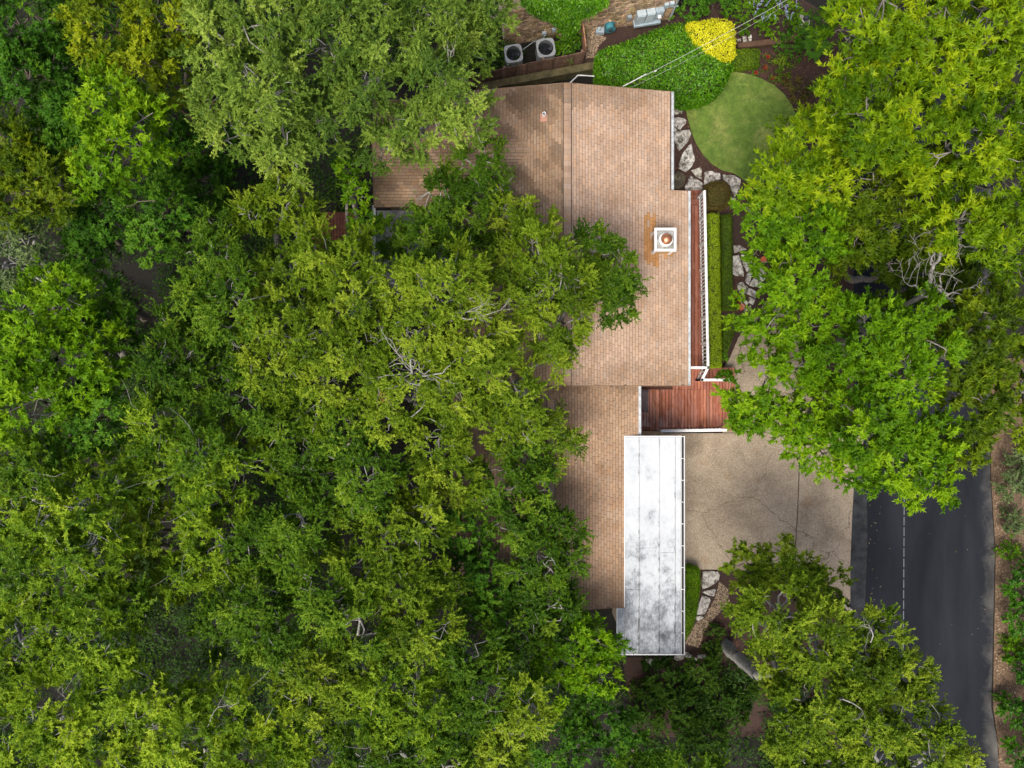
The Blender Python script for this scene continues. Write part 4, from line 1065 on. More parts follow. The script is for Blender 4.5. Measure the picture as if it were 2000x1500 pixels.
mb = MB(); mb.lathe(c[0], c[1], [(.09,0),(.13,.24),(.145,.24),(.145,.29),(.12,.29),(.11,.25)], 16); obj('bowl', mb, TERRA, pot)

# ------------------------------------------------------------------ neighbour: stone wall of the house, ivy, machines
W0 = at(985, 89, 0); W1 = at(1310, 37, 0); WD = norm(W1 - W0); WN = np.array([WD[1], -WD[0], 0]); WLn = float(np.linalg.norm(W1 - W0))
nb = thing('stone_house', W0 * .5 + W1 * .5, 'neighbouring house with a tan flagstone wall at the top edge', 'house')
def wallp(s, h, o=0.): return W0 + WD * s + np.array([0, 0, h]) + WN * o
mb = MB(); th = -.4; e = WLn; back = 7.0
mb.add([wallp(0,-.1), wallp(e,-.1), wallp(e,4.6), wallp(0,4.6), wallp(0,-.1,-back), wallp(e,-.1,-back), wallp(e,4.6,-back), wallp(0,4.6,-back)], [(0,1,2,3), (5,4,7,6), (1,5,6,2), (4,0,3,7), (3,2,6,7), (4,5,1,0)])
nwall = obj('wall', mb, MORTAR, nb)
mb = MB(); mb.add([wallp(-.5,4.62,.06), wallp(e+.4,4.62,.06), wallp(e+.4,4.62,-back), wallp(-.5,4.62,-back), wallp(-.5,6.0,-back/2), wallp(e+.4,6.0,-back/2)], [(0,1,5,4), (2,3,4,5), (1,2,5), (3,0,4), (3,2,1,0)]); obj('roof', mb, UNDERLAY, nb)
mb = MB(); mb.tube([wallp(e-.1,0.05,.08), wallp(e-.1,3.5,.08)], .05, 8); obj('downspout', mb, GREYMETAL, nb)
def voronoi(seeds, w, h):
    cells = []
    for i, p in enumerate(seeds):
        poly = [np.array(q, float) for q in ((0,0),(w,0),(w,h),(0,h))]
        for j, q in enumerate(seeds):
            if i == j: continue
            d = q - p
            if d @ d > 2.2: continue
            mid = (p + q) / 2; new = []
            for k in range(len(poly)):
                a, b = poly[k], poly[(k+1) % len(poly)]; fa, fb = (a - mid) @ d, (b - mid) @ d
                if fa <= 0: new.append(a)
                if (fa < 0 < fb) or (fb < 0 < fa): new.append(a + (b - a) * fa / (fa - fb))
            poly = new
            if len(poly) < 3: break
        if len(poly) >= 3: cells.append(poly)
    return cells
rg = np.random.default_rng(21); seeds = []
for r_ in range(9):
    for c_ in range(26):
        seeds.append(np.array([(c_ + .5 + (r_ % 2) * .5) * (WLn / 26.5) + rg.normal(0, .085), (r_ + .5) * .33 + rg.normal(0, .085)]))
for cell in voronoi(seeds, WLn, 3.0):
    c = sum(cell) / len(cell); P = [c + (p - c) * (1 - .022 / max(.05, np.linalg.norm(p - c))) for p in cell]; P2 = [c + (p - c) * .88 for p in P]
    pr = rg.uniform(.02, .05); n = len(P); t = rg.uniform(.62, 1.2); col = (t, t * rg.uniform(.9, 1.03), t * rg.uniform(.8, 1.05)); mb = MB()
    vs = [wallp(p[0], p[1], -.01) for p in P] + [wallp(p[0], p[1], pr * .6) for p in P] + [wallp(p[0], p[1], pr) for p in P2]
    fs = [tuple(range(2*n, 3*n))] + [(i, (i+1) % n, n + (i+1) % n, n + i) for i in range(n)] + [(n+i, n+(i+1) % n, 2*n+(i+1) % n, 2*n+i) for i in range(n)]
    mb.add(vs, fs, col); obj('stone', mb, VENEER, nwall)

def on_wall(px, py):
    """Where the sight line of a pixel meets the wall: (s, h)."""
    o = np.array([0, 0, HC]); d = at(px, py, 0) - o; t = ((W0 - o) @ WN) / (d @ WN); q = o + d * t; return (q - W0) @ WD, q[2]
def wbox(mb, s, h, w, hh, d, off=0., c=(1,1,1)):
    vs = [wallp(s+a*w/2, h+b*hh/2, o) for o in (off, off + d) for a, b in ((-1,-1),(1,-1),(1,1),(-1,1))]
    mb.add(vs, [(3,2,1,0),(4,5,6,7),(0,1,5,4),(1,2,6,5),(2,3,7,6),(3,0,4,7)], c)
sw, hw = on_wall(1262, 33)
pan = thing('electrical_panel', wallp(sw, .2, .1), 'row of pale grey electrical cabinets on the stone wall', 'electrical box')
for k, (ds, w, hh, dd, dh, cc) in enumerate([(-.40,.42,.78,.28,0,(1.25,1.25,1.25)), (.05,.40,.78,.27,.0,(1.3,1.3,1.3)), (.48,.40,.66,.22,.05,(1.0,1.05,1.1))]):
    mb = MB(); wbox(mb, sw+ds, 1.0+dh, w, hh, dd, .05, cc); cb = obj('cabinet', mb, GREYMETAL, pan)
    mb = MB(); wbox(mb, sw+ds, 1.0+dh+.02, w*.86, hh*.8, .015, .05+dd, tuple(v*1.12 for v in cc)); obj('cabinet_door', mb, GREYMETAL, cb)
mb = MB(); wbox(mb, sw+.0, .52, 1.3, .14, .34, .05, (.95,1.0,1.05)); obj('wireway', mb, GREYMETAL, pan)
mb = MB(); c0 = wallp(sw+.5, 1.02, .28); mb.tube([c0, c0 + WN*.12], .085, 14); obj('meter_dial', mb, WHITE, pan)
for k, (ds, h) in enumerate(((.74,1.55),(.98,1.6))): mb = MB(); wbox(mb, sw+ds, h, .2, .26, .14, .05, (1.2,1.22,1.25)); obj('junction_box', mb, GREYMETAL, pan)
mb = MB(); mb.tube([wallp(sw+1.05,1.3,.1), wallp(sw+1.35,1.3,.1)], .03, 8); mb.tube([wallp(sw+.3,.5,.1), wallp(sw+.3,-.05,.1)], .035, 8); obj('conduit', mb, GREYMETAL, pan)
s1, h1 = on_wall(1227, 34); mb = MB(); wbox(mb, s1, 1.0, .2, .24, .14, .05, (.8,.8,.8)); mb.tube([wallp(s1,.9,.1), wallp(s1,.1,.1)], .015, 6); tag(obj('junction_box', mb, GREYMETAL), 'small grey box on the stone wall left of the cabinets', 'electrical box')
s2, h2 = on_wall(1188, 50); hr = thing('hose_reel', wallp(s2, .2, .2), 'teal hose reel on the stone wall', 'hose reel')
cc = wallp(s2, .62, .26); mb = MB()
mb.tube([cc - WN*.12, cc + WN*.1], [.2,.2], 20); obj('drum', mb, TEAL, hr)
mb = MB(); mb.tube([cc + WN*.1, cc + WN*.13], [.26,.26], 20); mb.tube([cc - WN*.15, cc - WN*.12], [.26,.26], 20); obj('flange', mb, TEAL, hr)
mb = MB(); mb.tube([cc + WN*.13, cc + WN*.17], [.09,.09], 14); obj('hub', mb, IRON, hr)
mb = MB(); mb.bar(wallp(s2,.62,.0), cc - WN*.14, .1, .5); obj('bracket', mb, TAN, hr)
c = at(1171, 63, 0); mb = MB()
mb.box((c[0]-.2,c[1]-.15,0), (c[0]+.2,c[1]+.15,.26), (.9,.95,1.)); gm_ = thing('gas_meter', c, 'small grey utility meter on the gravel beside the hose reel', 'meter'); obj('body', mb, GREYMETAL, gm_)
mb = MB(); mb.lathe(c[0]-.06, c[1]+.02, [(.1,.26),(.1,.36),(.07,.4)], 14); mb.tube([(c[0]+.15,c[1],.1),(c[0]+.2,c[1]+.1,.45),(c[0]+.3,c[1]+.35,.5)], .022, 8); obj('dial', mb, GREYMETAL, gm_)

def ac_unit(label, px, py, size, h=.85):
    c = at(px, py, h); root = thing('air_conditioner', (c[0], c[1], 0), label, 'air conditioner', 'air conditioners beside the fence')
    s = size / 2; a0 = math.atan2(WD[1], WD[0]); rot = lambda x, y: (c[0] + x*math.cos(a0) - y*math.sin(a0), c[1] + x*math.sin(a0) + y*math.cos(a0))
    n = 32; outer = []; 
    for k in range(n):
        t = 2*math.pi*k/n; q = (abs(math.cos(t))**5 + abs(math.sin(t))**5) ** (-1/5); outer.append(rot(s*q*math.cos(t), s*q*math.sin(t)))
    ri = s * .82; inner = [rot(ri*math.cos(2*math.pi*k/n), ri*math.sin(2*math.pi*k/n)) for k in range(n)]
    mb = MB(); vs = [(x,y,0.) for x,y in outer] + [(x,y,h) for x,y in outer] + [(x,y,h) for x,y in inner] + [(x,y,h-.3) for x,y in inner]
    fs = []
    for k in range(n):
        j = (k+1) % n; fs += [(k,j,n+j,n+k), (n+k,n+j,2*n+j,2*n+k), (2*n+k,2*n+j,3*n+j,3*n+k)]
    mb.add(vs, fs); obj('casing', mb, ACWHITE, root)
    mb = MB(); mb.lathe(c[0], c[1], [(ri-.003,h-.31),(ri-.003,h-.295)], 28); obj('fan_well', mb, DARKGRILLE, root)
    mb = MB()
    for r in np.linspace(.1, ri-.01, 8): mb.tube([(c[0]+r*math.cos(t), c[1]+r*math.sin(t), h+.005) for t in np.linspace(0, 2*math.pi, 29)], .004, 4, cap=False)
    for k in range(8): t = math.pi*k/8; mb.bar((c[0]-ri*math.cos(t),c[1]-ri*math.sin(t),h+.012), (c[0]+ri*math.cos(t),c[1]+ri*math.sin(t),h+.012), .007, .006)
    obj('fan_grille', mb, DARKGRILLE, root)
    for k in range(3):
        t = 2*math.pi*k/3; mb = MB(); mb.add([(c[0]+r*math.cos(t+d), c[1]+r*math.sin(t+d), h-.13+z) for r, d, z in ((.07,0,0),(ri*.85,-.25,0),(ri*.85,.35,.06),(.07,.7,.05))] , [(0,1,2,3)]); obj('fan_blade', mb, IRON, root)
    mb = MB(); mb.lathe(c[0], c[1], [(.075,h-.2),(.075,h-.06),(.05,h-.04)], 12); obj('fan_hub', mb, IRON, root)
ac_unit('round-grilled air conditioner standing clear beside the ferny pit', 1066, 93, .88)
ac_unit('air conditioner half hidden under the tree at the left', 1003, 104, .85)
mb = MB(); mb.tube([at(1021,97,.5), at(1040,83,.55), at(1062,74,.6), at(1068,62,.8)], .02, 6); tag(obj('conduit', mb, GREYMETAL), 'grey pipe running from the air conditioner to the stone wall', 'pipe')
for k, (x, y) in enumerate(((1062,62),(1081,55))):
    s3, h3 = on_wall(x, y); mb = MB(); wbox(mb, s3, max(.5, h3), .18, .22, .12, .03, (1.1,1.12,1.15)); tag(obj('junction_box', mb, GREYMETAL), ['small grey switch box on the wall above the air conditioner', 'small pale box on the wall at the foot of the ivy'][k], 'electrical box')

# ivy on the wall
def ivy():
    rng = np.random.default_rng(4); P = [(1015,-6),(1190,-6),(1170,10),(1150,20),(1132,30),(1130,44),(1118,62),(1098,60),(1088,44),(1070,30),(1050,24),(1030,12)]
    Q = [np.array(on_wall(x, y)) for x, y in P]; x, y = scatter(Q, 9000, rng); n = len(x)
    p = W0 + WD * x[:, None] + np.array([0, 0, 1.]) * y[:, None] + WN * (np.abs(rng.normal(.14, .08, n)) + .05 * np.sin(x*5)*np.sin(y*4))[:, None]
    k = rng.random(n) < .3; p = np.where(k[:, None], p - np.array([0, 0, .1]), p)
    nor = norm(WN * .7 + np.array([0, 0, .7]) + rng.normal(0, .4, (n, 3))); ld = norm(rng.normal(0, .6, (n, 3)) + np.array([0, 0, -.8]) + WN * .4)
    root = thing('ivy', wallp(1.8, 0, .1), 'sheet of bright green ivy hanging down the stone wall', 'ivy')
    leaf_obj('foliage', (p, ld, nor, rng.uniform(.08, .14, n), rng.uniform(.06, .09, n), .5 + rng.normal(0, .16, n) + .12*np.sin(x*3)*np.sin(y*3)), LEAF['L'], root)
    v, f = tubes(curve_between(rng, np.array([wallp(a, .02, .05) for a in np.linspace(2.6, 3.4, 6)]), np.array([wallp(a, 2.6, .05) for a in np.linspace(1.5, 4.2, 6)]), .06), np.repeat(np.linspace(.025, .008, 5)[None], 6, 0))
    o = bpy.data.objects.new('stem', quad_mesh('stem', v, f, BARK_BROWN, WLOC[root])); COL.objects.link(o); o.parent = root
ivy()
clump('pit_bush', 'light green weeds in the walled corner beside the air conditioner', 1100, 78, 22, .5, 'B', seed=11, tone=-.1, ls=.7)
clump('pit_bush', 'dark ferny weeds against the wooden edging of the corner', 1122, 85, 20, .5, 'D', seed=12, ls=.8)
clump('pit_bush', 'low weeds hanging over the picket fence', 1105, 104, 15, 1.3, 'D', seed=13, ls=.6, tone=.1)

# picket fence and timbers between the plots
fence = thing('picket_fence', at(1070, 122, 0), 'weathered brown board fence between the two houses', 'fence')
F0 = at(905, 150, 1.45); F1 = at(1143, 101, 1.45); FD = norm((F1 - F0) * np.array([1, 1, 0])); FL = float(np.linalg.norm((F1 - F0)[:2])); FN = np.array([FD[1], -FD[0], 0])
npk = int(FL / .14)
for i in range(npk):
    a = F0[:2] + FD[:2] * (i * FL / npk + .004); b = F0[:2] + FD[:2] * ((i + 1) * FL / npk - .004); t = rnd.uniform(.7, 1.3); mb = MB(); hh = 1.45 + rnd.uniform(-.02, .02)
    q = FN[:2] * .022; mb.prism([a, b, b - q, a - q], .03, hh, (t, t*rnd.uniform(.93,1), t*rnd.uniform(.9,1)), inset=.003); obj('picket', mb, FENCEWOOD, fence)
for z in (.35, 1.15): mb = MB(); mb.bar((*(F0[:2] - FN[:2]*.05), z), (*(F1[:2] - FN[:2]*.05), z), .05, .09, (.9,.9,.9)); obj('rail', mb, FENCEWOOD, fence)
for t in np.linspace(0.02, .98, 4): p = F0 + (F1 - F0) * t - FN * .1; mb = MB(); mb.box((p[0]-.05,p[1]-.05,0), (p[0]+.05,p[1]+.05,1.4), (.9,.9,.9)); obj('post', mb, FENCEWOOD, fence)
mb = MB(); mb.bar(at(1135.5,46,.55), at(1142.5,99,.55), .06, .9, (2.,1.7,1.4)); tag(obj('edging_board', mb, FENCEWOOD), 'pale edging board between the ferny pit and the gravel', 'board')
mb = MB(); mb.bar(at(930,176,.35), at(1168,131,.35), .34, .6); tag(obj('retaining_timber', mb, OLDWOOD), 'mossy retaining timber running below the fence behind the gable', 'timber wall')
rf = thing('rear_fence', at(340, 206, 0), 'dark timber fence rails in the gap of the woods at upper left', 'fence')
for k, (z, w) in enumerate(((1.2,.10),(.7,.08))): mb = MB(); mb.bar(at(270,214-k*2,z-1), at(420,200-k*2,z-1), w, .1, (1.1,.8,.5)); obj('rail', mb, FENCEWOOD, rf)
for x in (285, 345, 405): p = at(x, 213 - (x-270)*.09, 0); mb = MB(); mb.box((p[0]-.06,p[1]-.06,-2), (p[0]+.06,p[1]+.06,.3)); obj('post', mb, FENCEWOOD, rf)

# low wall in the neighbour's yard with a stone pillar
mb = MB(); pw = [at(x, y, .35)[:2] for x, y in ((1440,84),(1520,74),(1548,70),(1568,50),(1582,52),(1562,78),(1530,84),(1442,93))]; mb.prism(pw, 0, .35, (.55,.5,.42), inset=.02)
tag(obj('garden_wall', mb, FENCEWOOD), 'low weathered border wall running to the stone pillar', 'wall')
pl = thing('stone_pillar', at(1572, 38, 0), 'square pale stone pillar with a dark lantern top', 'pillar'); c = at(1572, 38, .8)
mb = MB(); mb.box((c[0]-.18,c[1]-.18,0), (c[0]+.18,c[1]+.18,.75), (.8,.8,.8)); obj('shaft', mb, FLAG, pl)
mb = MB(); mb.prism([(c[0]-.24,c[1]-.24),(c[0]+.24,c[1]-.24),(c[0]+.24,c[1]+.24),(c[0]-.24,c[1]+.24)], .75, .82, (.95,.95,.95), inset=.02); obj('capstone', mb, FLAG, pl)
mb = MB(); mb.lathe(c[0], c[1], [(.11,.82),(.13,.9),(.11,1.02),(.03,1.1)], 6); obj('lantern', mb, IRON, pl)
path_of('yard_stones', [[(1450,70),(1458,69),(1459,75),(1451,76)],[(1461,69),(1468,67),(1469,74),(1462,75)],[(1451,77),(1459,76),(1460,81),(1452,82)],[(1462,76),(1468,75),(1468,80),(1463,81)],[(1440,76),(1447,75),(1447,80),(1441,81)]], .05)

# overhead service cable
cb = thing('overhead_cable', at(1216, 169, 4.0), 'thin pale service cable crossing above the big green hedge', 'cable')
def catenary(p, q, sag, n=14):
    return [tuple(np.array(p) * (1-t) + np.array(q) * t - np.array([0, 0, sag * 4 * t * (1-t)])) for t in np.linspace(0, 1, n)]
mb = MB(); mb.tube(catenary(at(1216,169,4.0), at(1540,-2,5.2), .18), .007, 6); obj('wire', mb, CABLE, cb)
mb = MB(); mb.tube(catenary(at(1232,171,3.9), at(1545,4,5.0), .35), .0035, 5); obj('wire', mb, CABLE, cb)
a = np.array(at(1216,169,4.0)); b = np.array(at(1262,144.5,4.12)); mb = MB(); mb.tube([tuple(a), tuple(a*.5+b*.5+(0,0,-.03)), tuple(b)], .022, 8); obj('strain_clamp', mb, CABLE, cb)
mb = MB(); c = np.array(at(1280,139,4.05)); mb.tube([c-(.05,.03,0), c+(.05,.03,0)], .03, 8); obj('splice', mb, CABLE, cb)
mb = MB(); mb.tube([at(1214,171,3.85), at(1217,168,4.05)], .02, 8); obj('hook', mb, GUTTER, cb)

# a low curb of stone where the driveway meets the lower tree
mb = MB(); mb.bar(at(1636,1168,.14), at(1660,1192,.14), .18, .22, (.8,.72,.62)); tag(obj('curb_stone', mb, FLAG), 'pale curb block at the lower right corner of the driveway', 'curb')

# ------------------------------------------------------------------ undergrowth: nobody could count it
def undergrowth():
    rng = np.random.default_rng(77); ds = []
    spots = []
    while len(spots) < 1300:
        px, py = rng.uniform(-120, 2120), rng.uniform(-120, 1620)
        if (px < 1000 and not (570 < px < 720 and 395 < py < 520) and not (690 < px and 150 < py)) or (1240 < px < 1660 and 1315 < py) or (px < 1200 and py > 1240): 
            if 262 < px < 300 and 515 < py < 580: continue
            spots.append((px, py))
    for px, py in spots:
        c = at(px, py, 0); zg = float(gz(c[0], c[1])); c = at(px, py, zg + .3); c[2] = zg + .1; R = rng.uniform(.5, 1.15); n = int(150 * R * R) + 20
        u = rng.normal(0, 1, (n, 3)); u[:, 2] = np.abs(u[:, 2]); u = norm(u); p = c + u * R * np.array([1, 1, .9]) * rng.uniform(.6, 1.05, (n, 1))
        nor = norm(u * .4 + np.array([0, 0, .9]) + rng.normal(0, .35, (n, 3))); ld = norm(u * .8 + rng.normal(0, .6, (n, 3))); ld = norm(ld - nor * (ld * nor).sum(1, keepdims=True))
        ds.append((p, ld, nor, rng.uniform(.12, .22, n), rng.uniform(.07, .12, n), np.clip(rng.normal(rng.uniform(.2, .7), .12, n), 0, 1)))
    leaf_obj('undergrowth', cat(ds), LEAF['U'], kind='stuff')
undergrowth()

def fallen_leaves():
    rng = np.random.default_rng(31); ds = []
    for P, n, zf in (([(1345,850),(1560,850),(1660,950),(1660,1160),(1440,1110),(1345,1105)], 110, lambda x, y: np.full(len(x), .078)),
                     ([(1692,930),(1720,930),(1720,1230),(1692,1230)], 34, lambda x, y: np.full(len(x), .03)), ([(1725,930),(1935,930),(1935,1480),(1725,1480)], 20, lambda x, y: np.full(len(x), .03)),
                     ([(1345,190),(1500,170),(1520,330),(1420,330)], 30, lambda x, y: np.full(len(x), .07))):
        Pw = [at(a, b, .05)[:2] for a, b in P]; x, y = scatter(Pw, n, rng); m = len(x)
        nor = norm(np.array([0, 0, 1.]) + rng.normal(0, .15, (m, 3))); ld = rng.normal(0, 1, (m, 3)); ld = norm(ld - nor * (ld * nor).sum(1, keepdims=True))
        ds.append((np.stack([x, y, zf(x, y)], 1), ld, nor, rng.uniform(.05, .09, m), rng.uniform(.03, .05, m), rng.uniform(0, 1, m)))
    m = 420; x = rng.uniform(-2.2, 4.8, m); y = rng.uniform(-9.4, 12.3, m); up = y > 0
    x = np.where(up & (x > 2.1), rng.uniform(-2, 2.1, m), x); z = np.where(up, RZ - PITCH * np.abs(x - RX), LZ - PITCH * np.abs(x - LX)) + .03
    nor = norm(np.array([0, 0, 1.]) + rng.normal(0, .15, (m, 3))); ld = rng.normal(0, 1, (m, 3)); ld = norm(ld - nor * (ld * nor).sum(1, keepdims=True))
    ds.append((np.stack([x, y, z], 1), ld, nor, rng.uniform(.05, .09, m), rng.uniform(.03, .05, m), rng.uniform(0, 1, m)))
    leaf_obj('fallen_leaves', cat(ds), LEAF['T'], kind='stuff')
fallen_leaves()
